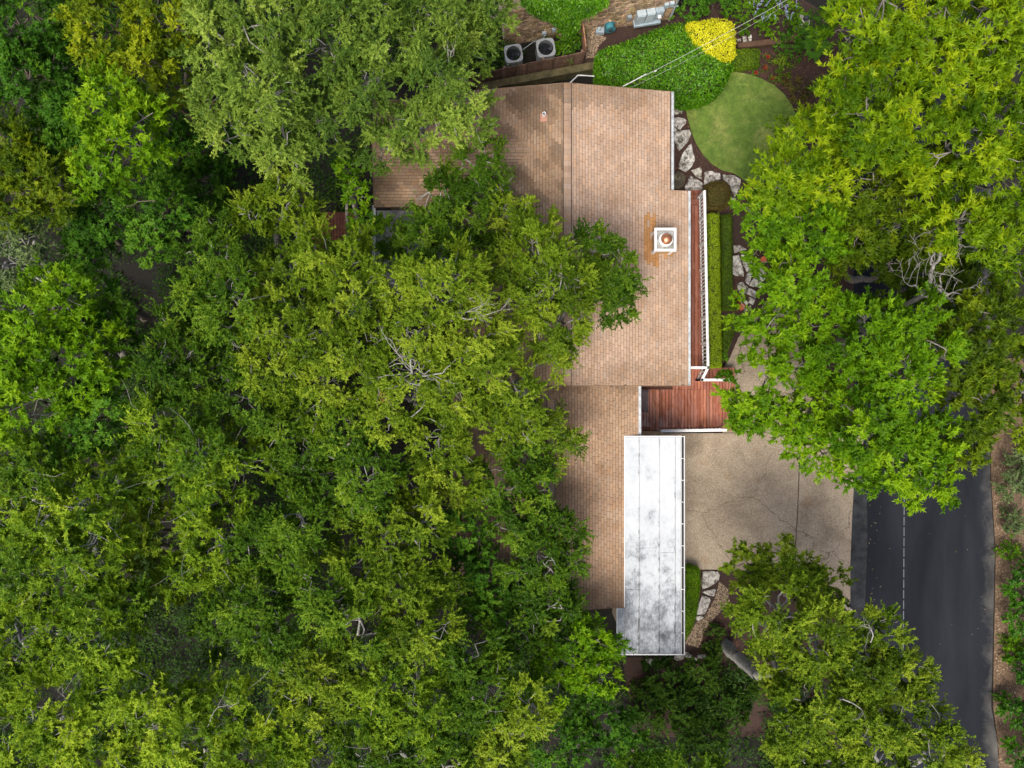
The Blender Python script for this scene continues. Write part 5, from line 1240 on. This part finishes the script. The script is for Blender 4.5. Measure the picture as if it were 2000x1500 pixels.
# ------------------------------------------------------------------ trees: species, label, lobes (px, py, radius px, height), options
TREES = [
 # wooded corner, upper left
 ('D', 'dark green broadleaf tree in the top left corner of the woods', [(25,40,95,8),(70,140,70,7),(-20,130,70,7.5)], {}),
 ('D', 'deep green tree between the corner tree and the yellow-green crown', [(150,215,80,6.8),(100,290,60,6.4),(150,110,70,6)], dict(tone=.08)),
 ('E', 'yellow-green tree at the top edge beside the pale feathery elm', [(215,50,80,9),(310,40,80,9),(285,120,62,8.3),(190,110,45,8)], {}),
 ('B', 'bright green spreading tree just below the yellow-green crown', [(212,205,62,8.6),(250,265,72,9),(208,318,58,8.6),(290,225,40,8.2)], dict(tone=.05)),
 ('D', 'olive young tree below the yellow-green crown, by the dark gap', [(335,165,48,6.3),(350,110,45,6.4)], dict(tone=.2, leafkey='A')),
 ('E', 'yellowish tree with sunlit tips at the edge under the corner trees', [(40,310,72,7.2),(110,370,72,7.2),(25,400,65,7)], dict(tone=-.12)),
 ('D', 'dim green tree in the hollow under the yellowish tree', [(200,420,68,5.5),(170,485,58,5)], {}),
 ('G', 'thin grey-green tree with bare pale sticks at the left edge', [(45,480,55,6.3),(10,520,50,6)], dict(forks=[(20,500,6.6,2.9,1.4,.03),(55,520,6.4,2.5,1.2,.025)])),
 ('D', 'mid green narrow tree beside the brown bare patch of ground', [(312,415,60,6),(300,478,46,5.7),(330,360,40,5)], dict(tone=.15)),
 ('D', 'shaded dark tree in the gap between the elm and the bright spreading tree', [(355,300,62,3.2),(410,350,55,2.8),(420,290,45,3)], dict(tone=-.15)),
 ('B', 'lush tree with bright yellow-green star-like sprays below the bare sticks', [(75,620,80,8.5),(125,570,58,8.2),(55,690,60,8)], dict(tone=.08)),
 ('D', 'rounded green tree right of the star-like sprays', [(200,585,48,6.6),(225,640,45,6.4)], dict(tone=.12)),
 ('B', 'green tree with fine twigs between the star-like sprays and the oaks', [(170,720,72,7.2),(215,700,50,6.8)], dict(tone=-.14)),
 ('B', 'bright leafy tree at the left edge midway down', [(60,780,80,7.6),(0,720,70,7.2)], dict(tone=-.02)),
 ('D', 'deep green tree behind the bright leafy edge tree', [(200,815,72,7),(145,875,60,6.8)], dict(tone=.14)),
 ('F', 'olive tree with arching twigs on the left edge', [(70,920,82,8),(20,1000,74,8)], dict(tone=-.08)),
 ('F', 'long-shooted tree crossing the middle of the lower left woods', [(160,1000,88,8.5),(230,950,58,8)], {}),
 ('F', 'feathery shooted tree below the olive tree on the edge', [(80,1110,88,8.4),(175,1110,70,8)], dict(tone=-.05)),
 ('D', 'dark green tree in the dip beside the long-shooted tree', [(290,1040,68,6.6),(325,1130,55,6.2)], dict(tone=.2, leafkey='A')),
 ('F', 'tall shooted tree leaning to the lower left edge', [(60,1235,88,8.2),(0,1320,62,7.6)], dict(tone=0)),
 ('F', 'twiggy green tree in the middle of the lower left woods', [(195,1235,82,8),(255,1180,58,7.5)], dict(tone=-.08)),
 ('F', 'bright yellow tree in the bottom left corner', [(110,1400,88,9),(40,1465,80,9),(190,1455,75,9)], dict(tone=.16)),
 ('F', 'yellow-green tree with sparse straight limbs beside the corner tree', [(290,1340,78,8.5),(330,1420,82,8.5),(255,1480,60,8.5)], dict(tone=.12, forks=[(250,1430,9.6,1.1,1.5,.03)])),
 ('F', 'yellow-green tree with pale forked limbs at the bottom edge', [(440,1395,78,8.5),(485,1465,74,8.5),(400,1480,60,8.5)], dict(tone=.1, forks=[(405,1420,9.6,1.0,1.5,.035)])),
 ('F', 'modest green tree at the bottom edge right of the pale forked limbs', [(565,1440,68,8),(625,1490,60,8)], dict(tone=0)),
 # elms along the top
 ('C', 'pale feathery elm with soft fine leaves at the top', [(440,75,72,10),(448,165,78,9.6),(465,255,60,9),(540,60,80,10),(525,180,80,9.9),(560,285,68,8.6)], dict(tone=.08)),
 ('C', 'darker twiggy elm right of the pale feathery one', [(640,90,82,9.5),(700,180,80,9.5),(645,235,68,9),(760,90,80,9.5),(690,15,80,9.5),(610,10,60,9)], dict(tone=-.12)),
 ('C', 'elm reaching over the rear roof with scattered yellow leaves', [(860,150,74,9),(905,225,66,8.5),(825,260,68,8.5),(745,285,50,8),(930,80,58,8.5),(860,50,80,9),(955,25,46,8.3)], dict(clear=[(775,372,46)], tone=-.08)),
 # oaks over the middle of the lot
 ('A', 'bright small oak with its pale trunk showing, left of the rear deck', [(560,395,58,7.4),(500,430,45,7),(595,440,40,6.8)], dict(tone=.05, base=(546,512), via=[(545,492,2.5),(541,462,5),(543,430,6.6)], trunk_r=.15, clear=[(545,490,17),(541,465,13),(542,440,9),(560,470,12)])),
 ('B', 'slim vine-clad tree with a bent pale trunk beside the rear roof', [(693,375,24,6.3),(712,440,28,6.3),(682,330,22,6),(700,480,18,5.6)], dict(tone=-.1, base=(703,478), via=[(704,455,2),(697,420,3.6),(690,380,5.2),(688,350,6)], trunk_r=.12, clear=[(697,425,8),(690,385,8),(704,455,8),(696,405,8)], dens=.9)),
 ('A', 'dull green oak spreading over the rear wing roof', [(935,325,52,6.6),(870,385,58,6.5),(835,432,40,6.2),(935,420,66,6.6),(965,365,34,6.4)], dict(clear=[(780,370,46),(825,388,24)], leafkey='A2', tone=-.1)),
 ('A', 'shaded oak over the grey patio roof', [(840,480,72,6.2),(765,470,42,5.8),(900,505,60,6.4)], dict(leafkey='A2', tone=-.16, dens=.9)),
 ('A', 'oak at the west edge of the canopy beside the bare ground', [(425,510,72,7.8),(400,590,60,7.4),(475,600,78,7.9),(345,640,48,6.8),(430,440,40,6.8)], dict(leafkey='A2', tone=-.06)),
 ('A', 'oak below the rear deck with a crown of small olive leaves', [(570,540,70,8.4),(630,505,58,8),(555,620,74,8.4)], dict(tone=-.02, forks=[(420,655,7.6,-.5,1.2,.04)])),
 ('A', 'oak with two white forked limbs next to the patio roof', [(690,520,74,8.5),(700,600,72,9),(620,680,72,8.9)], dict(tone=.04, forks=[(695,580,9.6,.9,1.1,.045),(725,590,9.6,.2,1.1,.04)])),
 ('A', 'oak with a spray of white twigs in the canopy centre', [(560,720,74,8.4),(640,765,68,8.4),(705,690,62,8.8)], dict(tone=.0, forks=[(650,715,9.7,1.2,1.3,.04),(500,665,8.2,-.3,1.1,.04)])),
 ('A', 'largest light green oak above the middle of the house', [(870,560,80,10.3),(830,640,68,10.0),(915,640,80,10.3),(785,565,50,9.4)], dict(tone=.12, forks=[(865,605,10.6,.05,1.6,.055),(900,620,10.7,-.4,1.5,.045)])),
 ('A', 'oak with a big white forked limb and a brown dead sprig', [(800,735,78,10.0),(880,760,68,9.8),(765,805,52,8.8)], dict(tone=.1, forks=[(800,752,10.6,1.1,1.7,.085),(815,735,10.6,.3,1.6,.06),(805,725,10.6,2.2,1.5,.05),(800,728,10.6,3.5,1.9,.04)])),
 ('A', 'broad oak overhanging the ridge of the brown roof', [(1050,500,74,8.9),(1085,565,76,9.1),(1000,590,72,9.0),(1085,640,64,8.6),(990,525,60,8.4),(1035,435,46,7.6),(1000,420,40,7)], dict(tone=.02, forks=[(1040,580,9.6,.4,1.4,.05),(1105,632,8.9,.6,1.0,.035)])),
 ('A', 'dark green oak branch mass alone on the brown roof', [(1202,540,52,7.0),(1190,592,48,7.0),(1160,490,48,7.2),(1165,545,50,7.4),(1225,560,30,6.7)], dict(leafkey='A2', tone=-.02, base=(1060,560), trunk_r=.1)),
 ('A', 'oak hanging over the step between the upper and lower roofs', [(950,715,74,8.9),(1010,765,58,8),(960,820,60,8),(1080,700,38,7.2),(1040,820,40,7.2)], dict(tone=.04)),
 ('A', 'small loose sprig of oak over the lower brown roof', [(1112,862,30,6.3),(1085,830,34,6.4),(1075,905,26,6.2)], dict(tone=-.02, base=(1020,850), trunk_r=.08, dens=.8)),
 ('A', 'oak beside the grey patch west of the lower roof', [(855,860,68,8),(900,930,60,7.6),(820,945,58,7.6)], dict(tone=.04)),
 ('A', 'shadowed oak touching the lower roof ridge', [(1020,885,55,6.8),(1060,945,44,6.5),(980,950,60,6.9)], dict(leafkey='A2', tone=-.12, dens=.9)),
 ('A', 'dark twiggy oak reaching toward the white roof', [(1100,1030,46,6.4),(1050,1085,60,6.8),(1110,1090,38,6.4),(1045,1020,48,6.6),(1000,1005,50,6.6)], dict(leafkey='A2', tone=-.16)),
 # lower left of the middle
 ('A', 'dusky oak beside the long-shooted trees below the bare ground', [(350,720,74,7),(425,705,72,7),(480,780,70,7.4)], dict(leafkey='A2', tone=-.16)),
 ('F', 'leafy tree with a few light shoots below the dusky oak', [(330,830,74,7),(400,880,74,7.4),(310,910,60,7)], dict(tone=-.1)),
 ('F', 'star-twigged light green tree below the leafy shoots', [(470,900,68,7),(420,965,64,6.9)], dict(tone=-.02)),
 ('A', 'dim oak behind the star-twigged tree', [(565,845,60,7),(610,890,58,7)], dict(leafkey='A2', tone=-.14, forks=[(640,890,7.6,-.3,1.2,.05)])),
 ('A', 'oak above the dark hollow in the middle of the woods', [(690,860,68,8),(730,930,68,8),(660,960,58,7.5)], dict(leafkey='A2', tone=-.02)),
 ('A', 'oak below the dark hollow with fine light leaf tips', [(590,1010,70,7.5),(525,1060,70,7.8),(600,1080,68,7.8)], dict(leafkey='A2', tone=-.04)),
 ('F', 'slender tree with drooping shoots west of the light-tipped oak', [(450,1060,64,7),(400,1020,48,6.8),(375,1110,58,6.8)], dict(tone=-.08)),
 ('A', 'tall oak standing highest below the hollow', [(760,1040,74,8.5),(830,1020,58,8),(720,1110,70,8.5)], dict(tone=.0)),
 ('D', 'dark ivy-green tree below the tall oak beside the lower roof', [(920,1120,62,5.6),(960,1180,60,5.6),(900,1050,55,6)], dict(tone=.05)),
 ('A', 'oak with a pale upright limb below the light-tipped oak', [(640,1170,74,8.4),(700,1215,64,8.4)], dict(leafkey='A2', tone=-.02)),
 ('A', 'oak at the bend of the lower woods', [(500,1180,74,7.9),(440,1225,64,7.5),(540,1245,60,7.9)], dict(leafkey='A2', tone=-.04)),
 ('A', 'fine-leaved oak west of the ivy-green tree', [(800,1150,68,8),(860,1130,52,7.6),(820,1220,70,8)], dict(tone=.02)),
 ('A', 'low dark oak below the end of the brown lower roof', [(1050,1160,66,6),(1105,1205,62,5.8),(1015,1225,60,6)], dict(leafkey='A2', tone=-.2)),
 ('B', 'bright green light-tipped tree at the lower corner of the white roof', [(1130,1262,58,6),(1090,1320,54,6),(1170,1312,44,5.8),(1195,1262,26,5.6)], dict(tone=-.1)),
 ('A', 'oak near the bottom with rounded light green crown', [(600,1300,74,8),(660,1360,70,8),(700,1290,58,8)], dict(tone=.04)),
 ('F', 'leafy tree between two oaks near the bottom edge', [(780,1310,74,7.6),(840,1385,64,7.6),(760,1400,58,7.5)], dict(tone=-.06)),
 ('A', 'dark oak left of the pale yellowish crown', [(920,1275,74,7.4),(950,1345,70,7.4),(890,1400,54,7.4)], dict(leafkey='A2', tone=-.1)),
 ('A', 'pale yellowish crown at the bottom left of the dark undergrowth', [(1005,1420,58,7.8),(1040,1380,46,7.8),(985,1470,50,7.8)], dict(tone=.22)),
 ('A', 'low oaks cut off by the bottom edge near the middle', [(720,1475,58,7.5),(840,1485,64,7.5),(920,1480,54,7.5)], dict(leafkey='A2', tone=-.02)),
 ('D', 'small dark tree at the bottom edge under the bright light-tipped tree', [(1100,1450,58,4.6),(1180,1400,52,4.2),(1240,1470,50,4)], dict(tone=.0)),
 # along the road, upper right
 ('P', 'yellow-green pecan at the top beside the fern bed', [(1700,55,84,10),(1790,35,84,10),(1740,140,80,10),(1665,120,42,9.4)], dict(tone=.04)),
 ('P', 'tallest yellow pecan in the top right corner', [(1900,60,90,10.4),(1970,140,80,10),(1860,150,70,10),(1985,30,70,10)], dict(tone=.08)),
 ('P', 'pecan below the fern bed tree, at the side of the road', [(1690,240,80,9.2),(1770,255,74,9.1),(1640,190,48,8.8)], dict(tone=-.08)),
 ('P', 'pecan with the brightest sprays at the right edge', [(1860,280,80,10),(1945,265,74,10),(1965,350,70,9.5)], dict(tone=.04)),
 ('P', 'yellow-green tree overhanging the round lawn', [(1570,285,62,7.2),(1535,355,66,7.2),(1600,350,62,7.5),(1620,250,40,7.4)], dict(tone=.03)),
 ('P', 'dark pecan behind the lawn tree, left of the bare dead tree', [(1690,370,70,6.8),(1755,405,70,6.6),(1680,455,60,6.4),(1810,330,50,7)], dict(tone=-.06, leafkey='P2')),
 ('P', 'pecan above the bare dead tree', [(1880,430,74,8.8),(1950,485,70,8.4),(1830,360,60,8.8)], dict(tone=-.06)),
 ('B', 'fresh green tree between the lawn and the broken stone landing', [(1490,425,56,6.6),(1560,440,68,7),(1510,495,48,6.6),(1605,480,46,7)], dict(tone=-.06)),
 ('B', 'rounded bright green tree over the upper end of the driveway', [(1560,560,62,7),(1600,625,62,7.4),(1535,630,52,6.8),(1475,632,42,6.4)], dict(tone=.0, base=(1605,590))),
 ('B', 'brightest round green tree between the red deck and the road', [(1490,770,74,7.4),(1560,820,72,7.5),(1560,720,62,7.4),(1605,875,46,7),(1450,800,40,6.8),(1645,800,52,7.2)], dict(tone=.06, base=(1622,770))),
 ('B', 'bright green tree by the road below the bare dead tree', [(1700,650,78,8.4),(1785,645,74,8.4),(1745,730,74,8.8),(1680,730,50,8)], dict(tone=.04, base=(1648,690))),
 ('B', 'lowest bright tree hanging over the dark asphalt', [(1700,820,74,8.5),(1760,880,74,8.5),(1690,915,52,8),(1805,955,52,7.8),(1820,850,56,8.5)], dict(tone=.08, base=(1652,800))),
 ('P', 'olive green tree reaching across to the far road edge', [(1870,690,74,7.8),(1930,620,58,7.4),(1905,785,64,7.8),(1875,865,58,7.4)], dict(tone=.04, leafkey='P2')),
 ('P', 'dull green tree at the right edge above the far verge', [(1965,715,58,6.8),(1975,820,52,5.4)], dict(tone=.0, leafkey='P2', nolim=True)),
 ('P', 'deep shaded tree filling the gap left of the bare trunk', [(1650,510,44,5),(1735,540,52,4.2),(1780,480,46,4.6),(1830,545,60,4.2),(1885,575,60,4.6),(1800,600,50,4.2),(1850,480,50,5)], dict(tone=-.1, leafkey='P2')),
 # lower right
 ('D', 'dark green oak at the lower edge of the driveway', [(1470,1112,54,5.8),(1535,1108,56,6.2),(1590,1145,48,6.3)], dict(tone=.15, leafkey='A', base=(1535,1160))),
 ('A', 'leaning oak with a thick grey trunk rising from the mulch', [(1525,1195,78,7.8),(1600,1250,78,8.4),(1515,1290,60,7.6),(1445,1195,36,6.6)], dict(tone=.04, base=(1417,1258), via=[(1440,1282,1.5),(1478,1318,3.2),(1545,1305,5.4)], trunk_r=.26, clear=[(1425,1265,24),(1445,1290,24),(1465,1315,20)])),
 ('A', 'oak crown edging over the road left of the lane dashes', [(1700,1232,58,8.4),(1740,1300,62,8.5),(1665,1310,70,8.6)], dict(tone=-.02, forks=[(1700,1255,9.4,1.5,1.0,.05)])),
 ('A', 'oak over the lower right yard with pale limbs', [(1600,1375,74,8.5),(1540,1405,58,8),(1680,1400,74,9)], dict(tone=.02, forks=[(1645,1365,10,-.1,1.2,.05)])),
 ('A', 'oak at the bottom edge leaning over the asphalt', [(1770,1390,64,9),(1810,1460,58,9),(1720,1470,74,9),(1870,1490,42,8)], dict(tone=.05)),
 ('A2', 'tall oak at the bottom edge just below the dark undergrowth', [(1330,1535,72,9),(1245,1530,66,8.8),(1420,1540,70,8.5)], {}),  # added mostly out of frame, tall enough for its crown to shade the bed
 ('A', 'oak at the bottom edge beside the dark undergrowth', [(1560,1480,58,7.6),(1640,1485,60,8)], dict(tone=-.05)),
]
bpy_i = 0
for sp, label, lobes, opt in TREES:
    bpy_i += 1
    opt = dict(opt); nolim = opt.pop('nolim', False)
    mx = np.mean([l[0] for l in lobes]); my = np.mean([l[1] for l in lobes])
    if mx > 1400: grp = 'trees between the house and the road'; opt.setdefault('lim', None if nolim else 16.4)
    elif sp == 'A' : grp = 'oaks over the lot'
    else: grp = 'trees of the woods'
    if nolim and 'base' not in opt: opt['base'] = (2010, my)
    if sp == 'A2': sp = 'A'; opt['leafkey'] = 'A2'
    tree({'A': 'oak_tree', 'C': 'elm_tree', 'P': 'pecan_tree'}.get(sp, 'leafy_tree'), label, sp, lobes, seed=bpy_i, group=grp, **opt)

# the dead sprig on the oak
dp = at(752, 775, 9.6); rg = np.random.default_rng(6); m = 90
sprig = leaf_obj('dead_sprig', (dp + rg.normal(0, .13, (m, 3)), norm(rg.normal(0, 1, (m, 3))), norm(rg.normal(0, .5, (m, 3)) + np.array([0, 0, 1.])), np.full(m, .09), np.full(m, .04), rg.normal(.5, .2, m)), LEAF['N'])
tag(sprig, 'small bunch of brown dead leaves hanging on the white forked oak limb', 'dead leaves')

# bare dead tree by the road
def dead_tree():
    rng = np.random.default_rng(17); b = at(1812, 640, 0); b[0] = min(b[0], 16.6)
    root = thing('dead_tree', (b[0], b[1], -.05), 'bare pale dead tree standing among the green crowns by the road', 'tree', 'trees between the house and the road')
    P, Q = [], []
    k0 = at(1812, 572, 6.2)
    P.append(curve_between(rng, np.array([[b[0], b[1], -.05]]), k0[None], .04)); Q.append(np.linspace(.15, .1, 5)[None])
    for pts, r in (([(1812,572,6.2),(1818,530,7.2),(1824,515,7.5),(1836,488,8),(1838,470,8.2),(1826,445,8.6)], .085), ([(1822,520,7.4),(1826,495,7.8)], .05),
                   ([(1812,575,6.2),(1790,560,6.9),(1772,555,7.2)], .06), ([(1812,575,6.3),(1835,565,7.2),(1852,575,7.5),(1868,572,7.6)], .06), ([(1852,575,7.5),(1840,592,7.4),(1822,604,7.2)], .05),
                   ([(1838,560,7.),(1836,540,7.4)], .045), ([(1822,604,7.2),(1808,593,7.3)], .035)):
        pp = np.array([at(*q) for q in pts])
        for a, b_, ra, rb in zip(pp[:-1], pp[1:], np.linspace(r, r * .5, len(pp))[:-1], np.linspace(r, r * .5, len(pp))[1:]):
            P.append(curve_between(rng, a[None], b_[None], .05)); Q.append(np.linspace(ra, rb, 5)[None])
        for a in pp[1:]:
            for c in range(2):
                o_ = []; an = rng.uniform(0, 6.28); fork_lines(rng, a, (math.cos(an), math.sin(an), .35), rng.uniform(.4, .8), r * .25, 2, o_, spread=.6, zfl=.4)
                for q, w in o_: P.append(q[None]); Q.append(np.maximum(w, .006)[None])
    v, f = tubes(np.concatenate(P), np.concatenate(Q)); o = bpy.data.objects.new('trunk', quad_mesh('trunk', v, f, BARK_PALE, WLOC[root])); COL.objects.link(o); o.parent = root
dead_tree()

# shrubs of the far verge
for i, (lb, px, py, r, h, sp, tn) in enumerate([
    ('grey-green bush at the road edge under the olive tree', 1975, 945, 42, 1.6, 'G', -.05), ('small grey-green bush beside the road edge, above the dark bushes', 1962, 1020, 24, 1.0, 'G', -.05),
    ('low tuft of green on the sandy verge', 1955, 1075, 14, .5, 'B', -.2), ('dark glossy bush uppermost along the sandy verge', 1990, 1140, 42, 1.6, 'L0', -.2), ('dark glossy bush second along the sandy verge', 1995, 1215, 38, 1.5, 'L0', -.15),
    ('straggly tuft on the widest part of the sandy verge', 1965, 1265, 18, .5, 'B', -.15), ('dark glossy bush below the sandy gap', 1990, 1385, 44, 1.7, 'L0', -.25), ('dark glossy bush lowest along the sandy verge', 1985, 1460, 46, 1.7, 'L0', -.2), ('dark glossy bush beside the narrowest part of the verge', 1998, 1300, 36, 1.5, 'L0', -.2), ('pale bush at the right edge under the dull tree', 1992, 880, 32, 1.4, 'G', .05)]):
    clump('verge_bush', lb, px + 12, py, r, h, 'D' if sp == 'L0' else sp, group='bushes along the far verge', dens=2.6, tone=tn, seed=50 + i, mat='L' if sp == 'L0' else None, ls=.7)
# shrubs in the shade below the carport
for i, (lb, px, py, r, h, tn) in enumerate([('dark bush nearest the rocks, under the white roof corner', 1290, 1318, 30, 1.0, -.05), ('dark bush in the shade beside the leaning trunk', 1375, 1320, 36, 1.0, .1), ('broad shaded bush in the middle of the dark lower bed', 1330, 1370, 44, 1.2, .0),
    ('shaded bush near the foot of the leaning oak crown', 1430, 1360, 40, 1.2, .05), ('dim bush at the bottom of the dark lower bed', 1360, 1430, 46, 1.2, -.05), ('deep shaded bush beside the bright light-tipped tree', 1265, 1380, 36, 1.0, .0), ('tiny green sprout on the dark mulch', 1398, 1230, 10, .35, .2), ('small sprout lower on the dark mulch', 1392, 1262, 12, .35, .2)]):
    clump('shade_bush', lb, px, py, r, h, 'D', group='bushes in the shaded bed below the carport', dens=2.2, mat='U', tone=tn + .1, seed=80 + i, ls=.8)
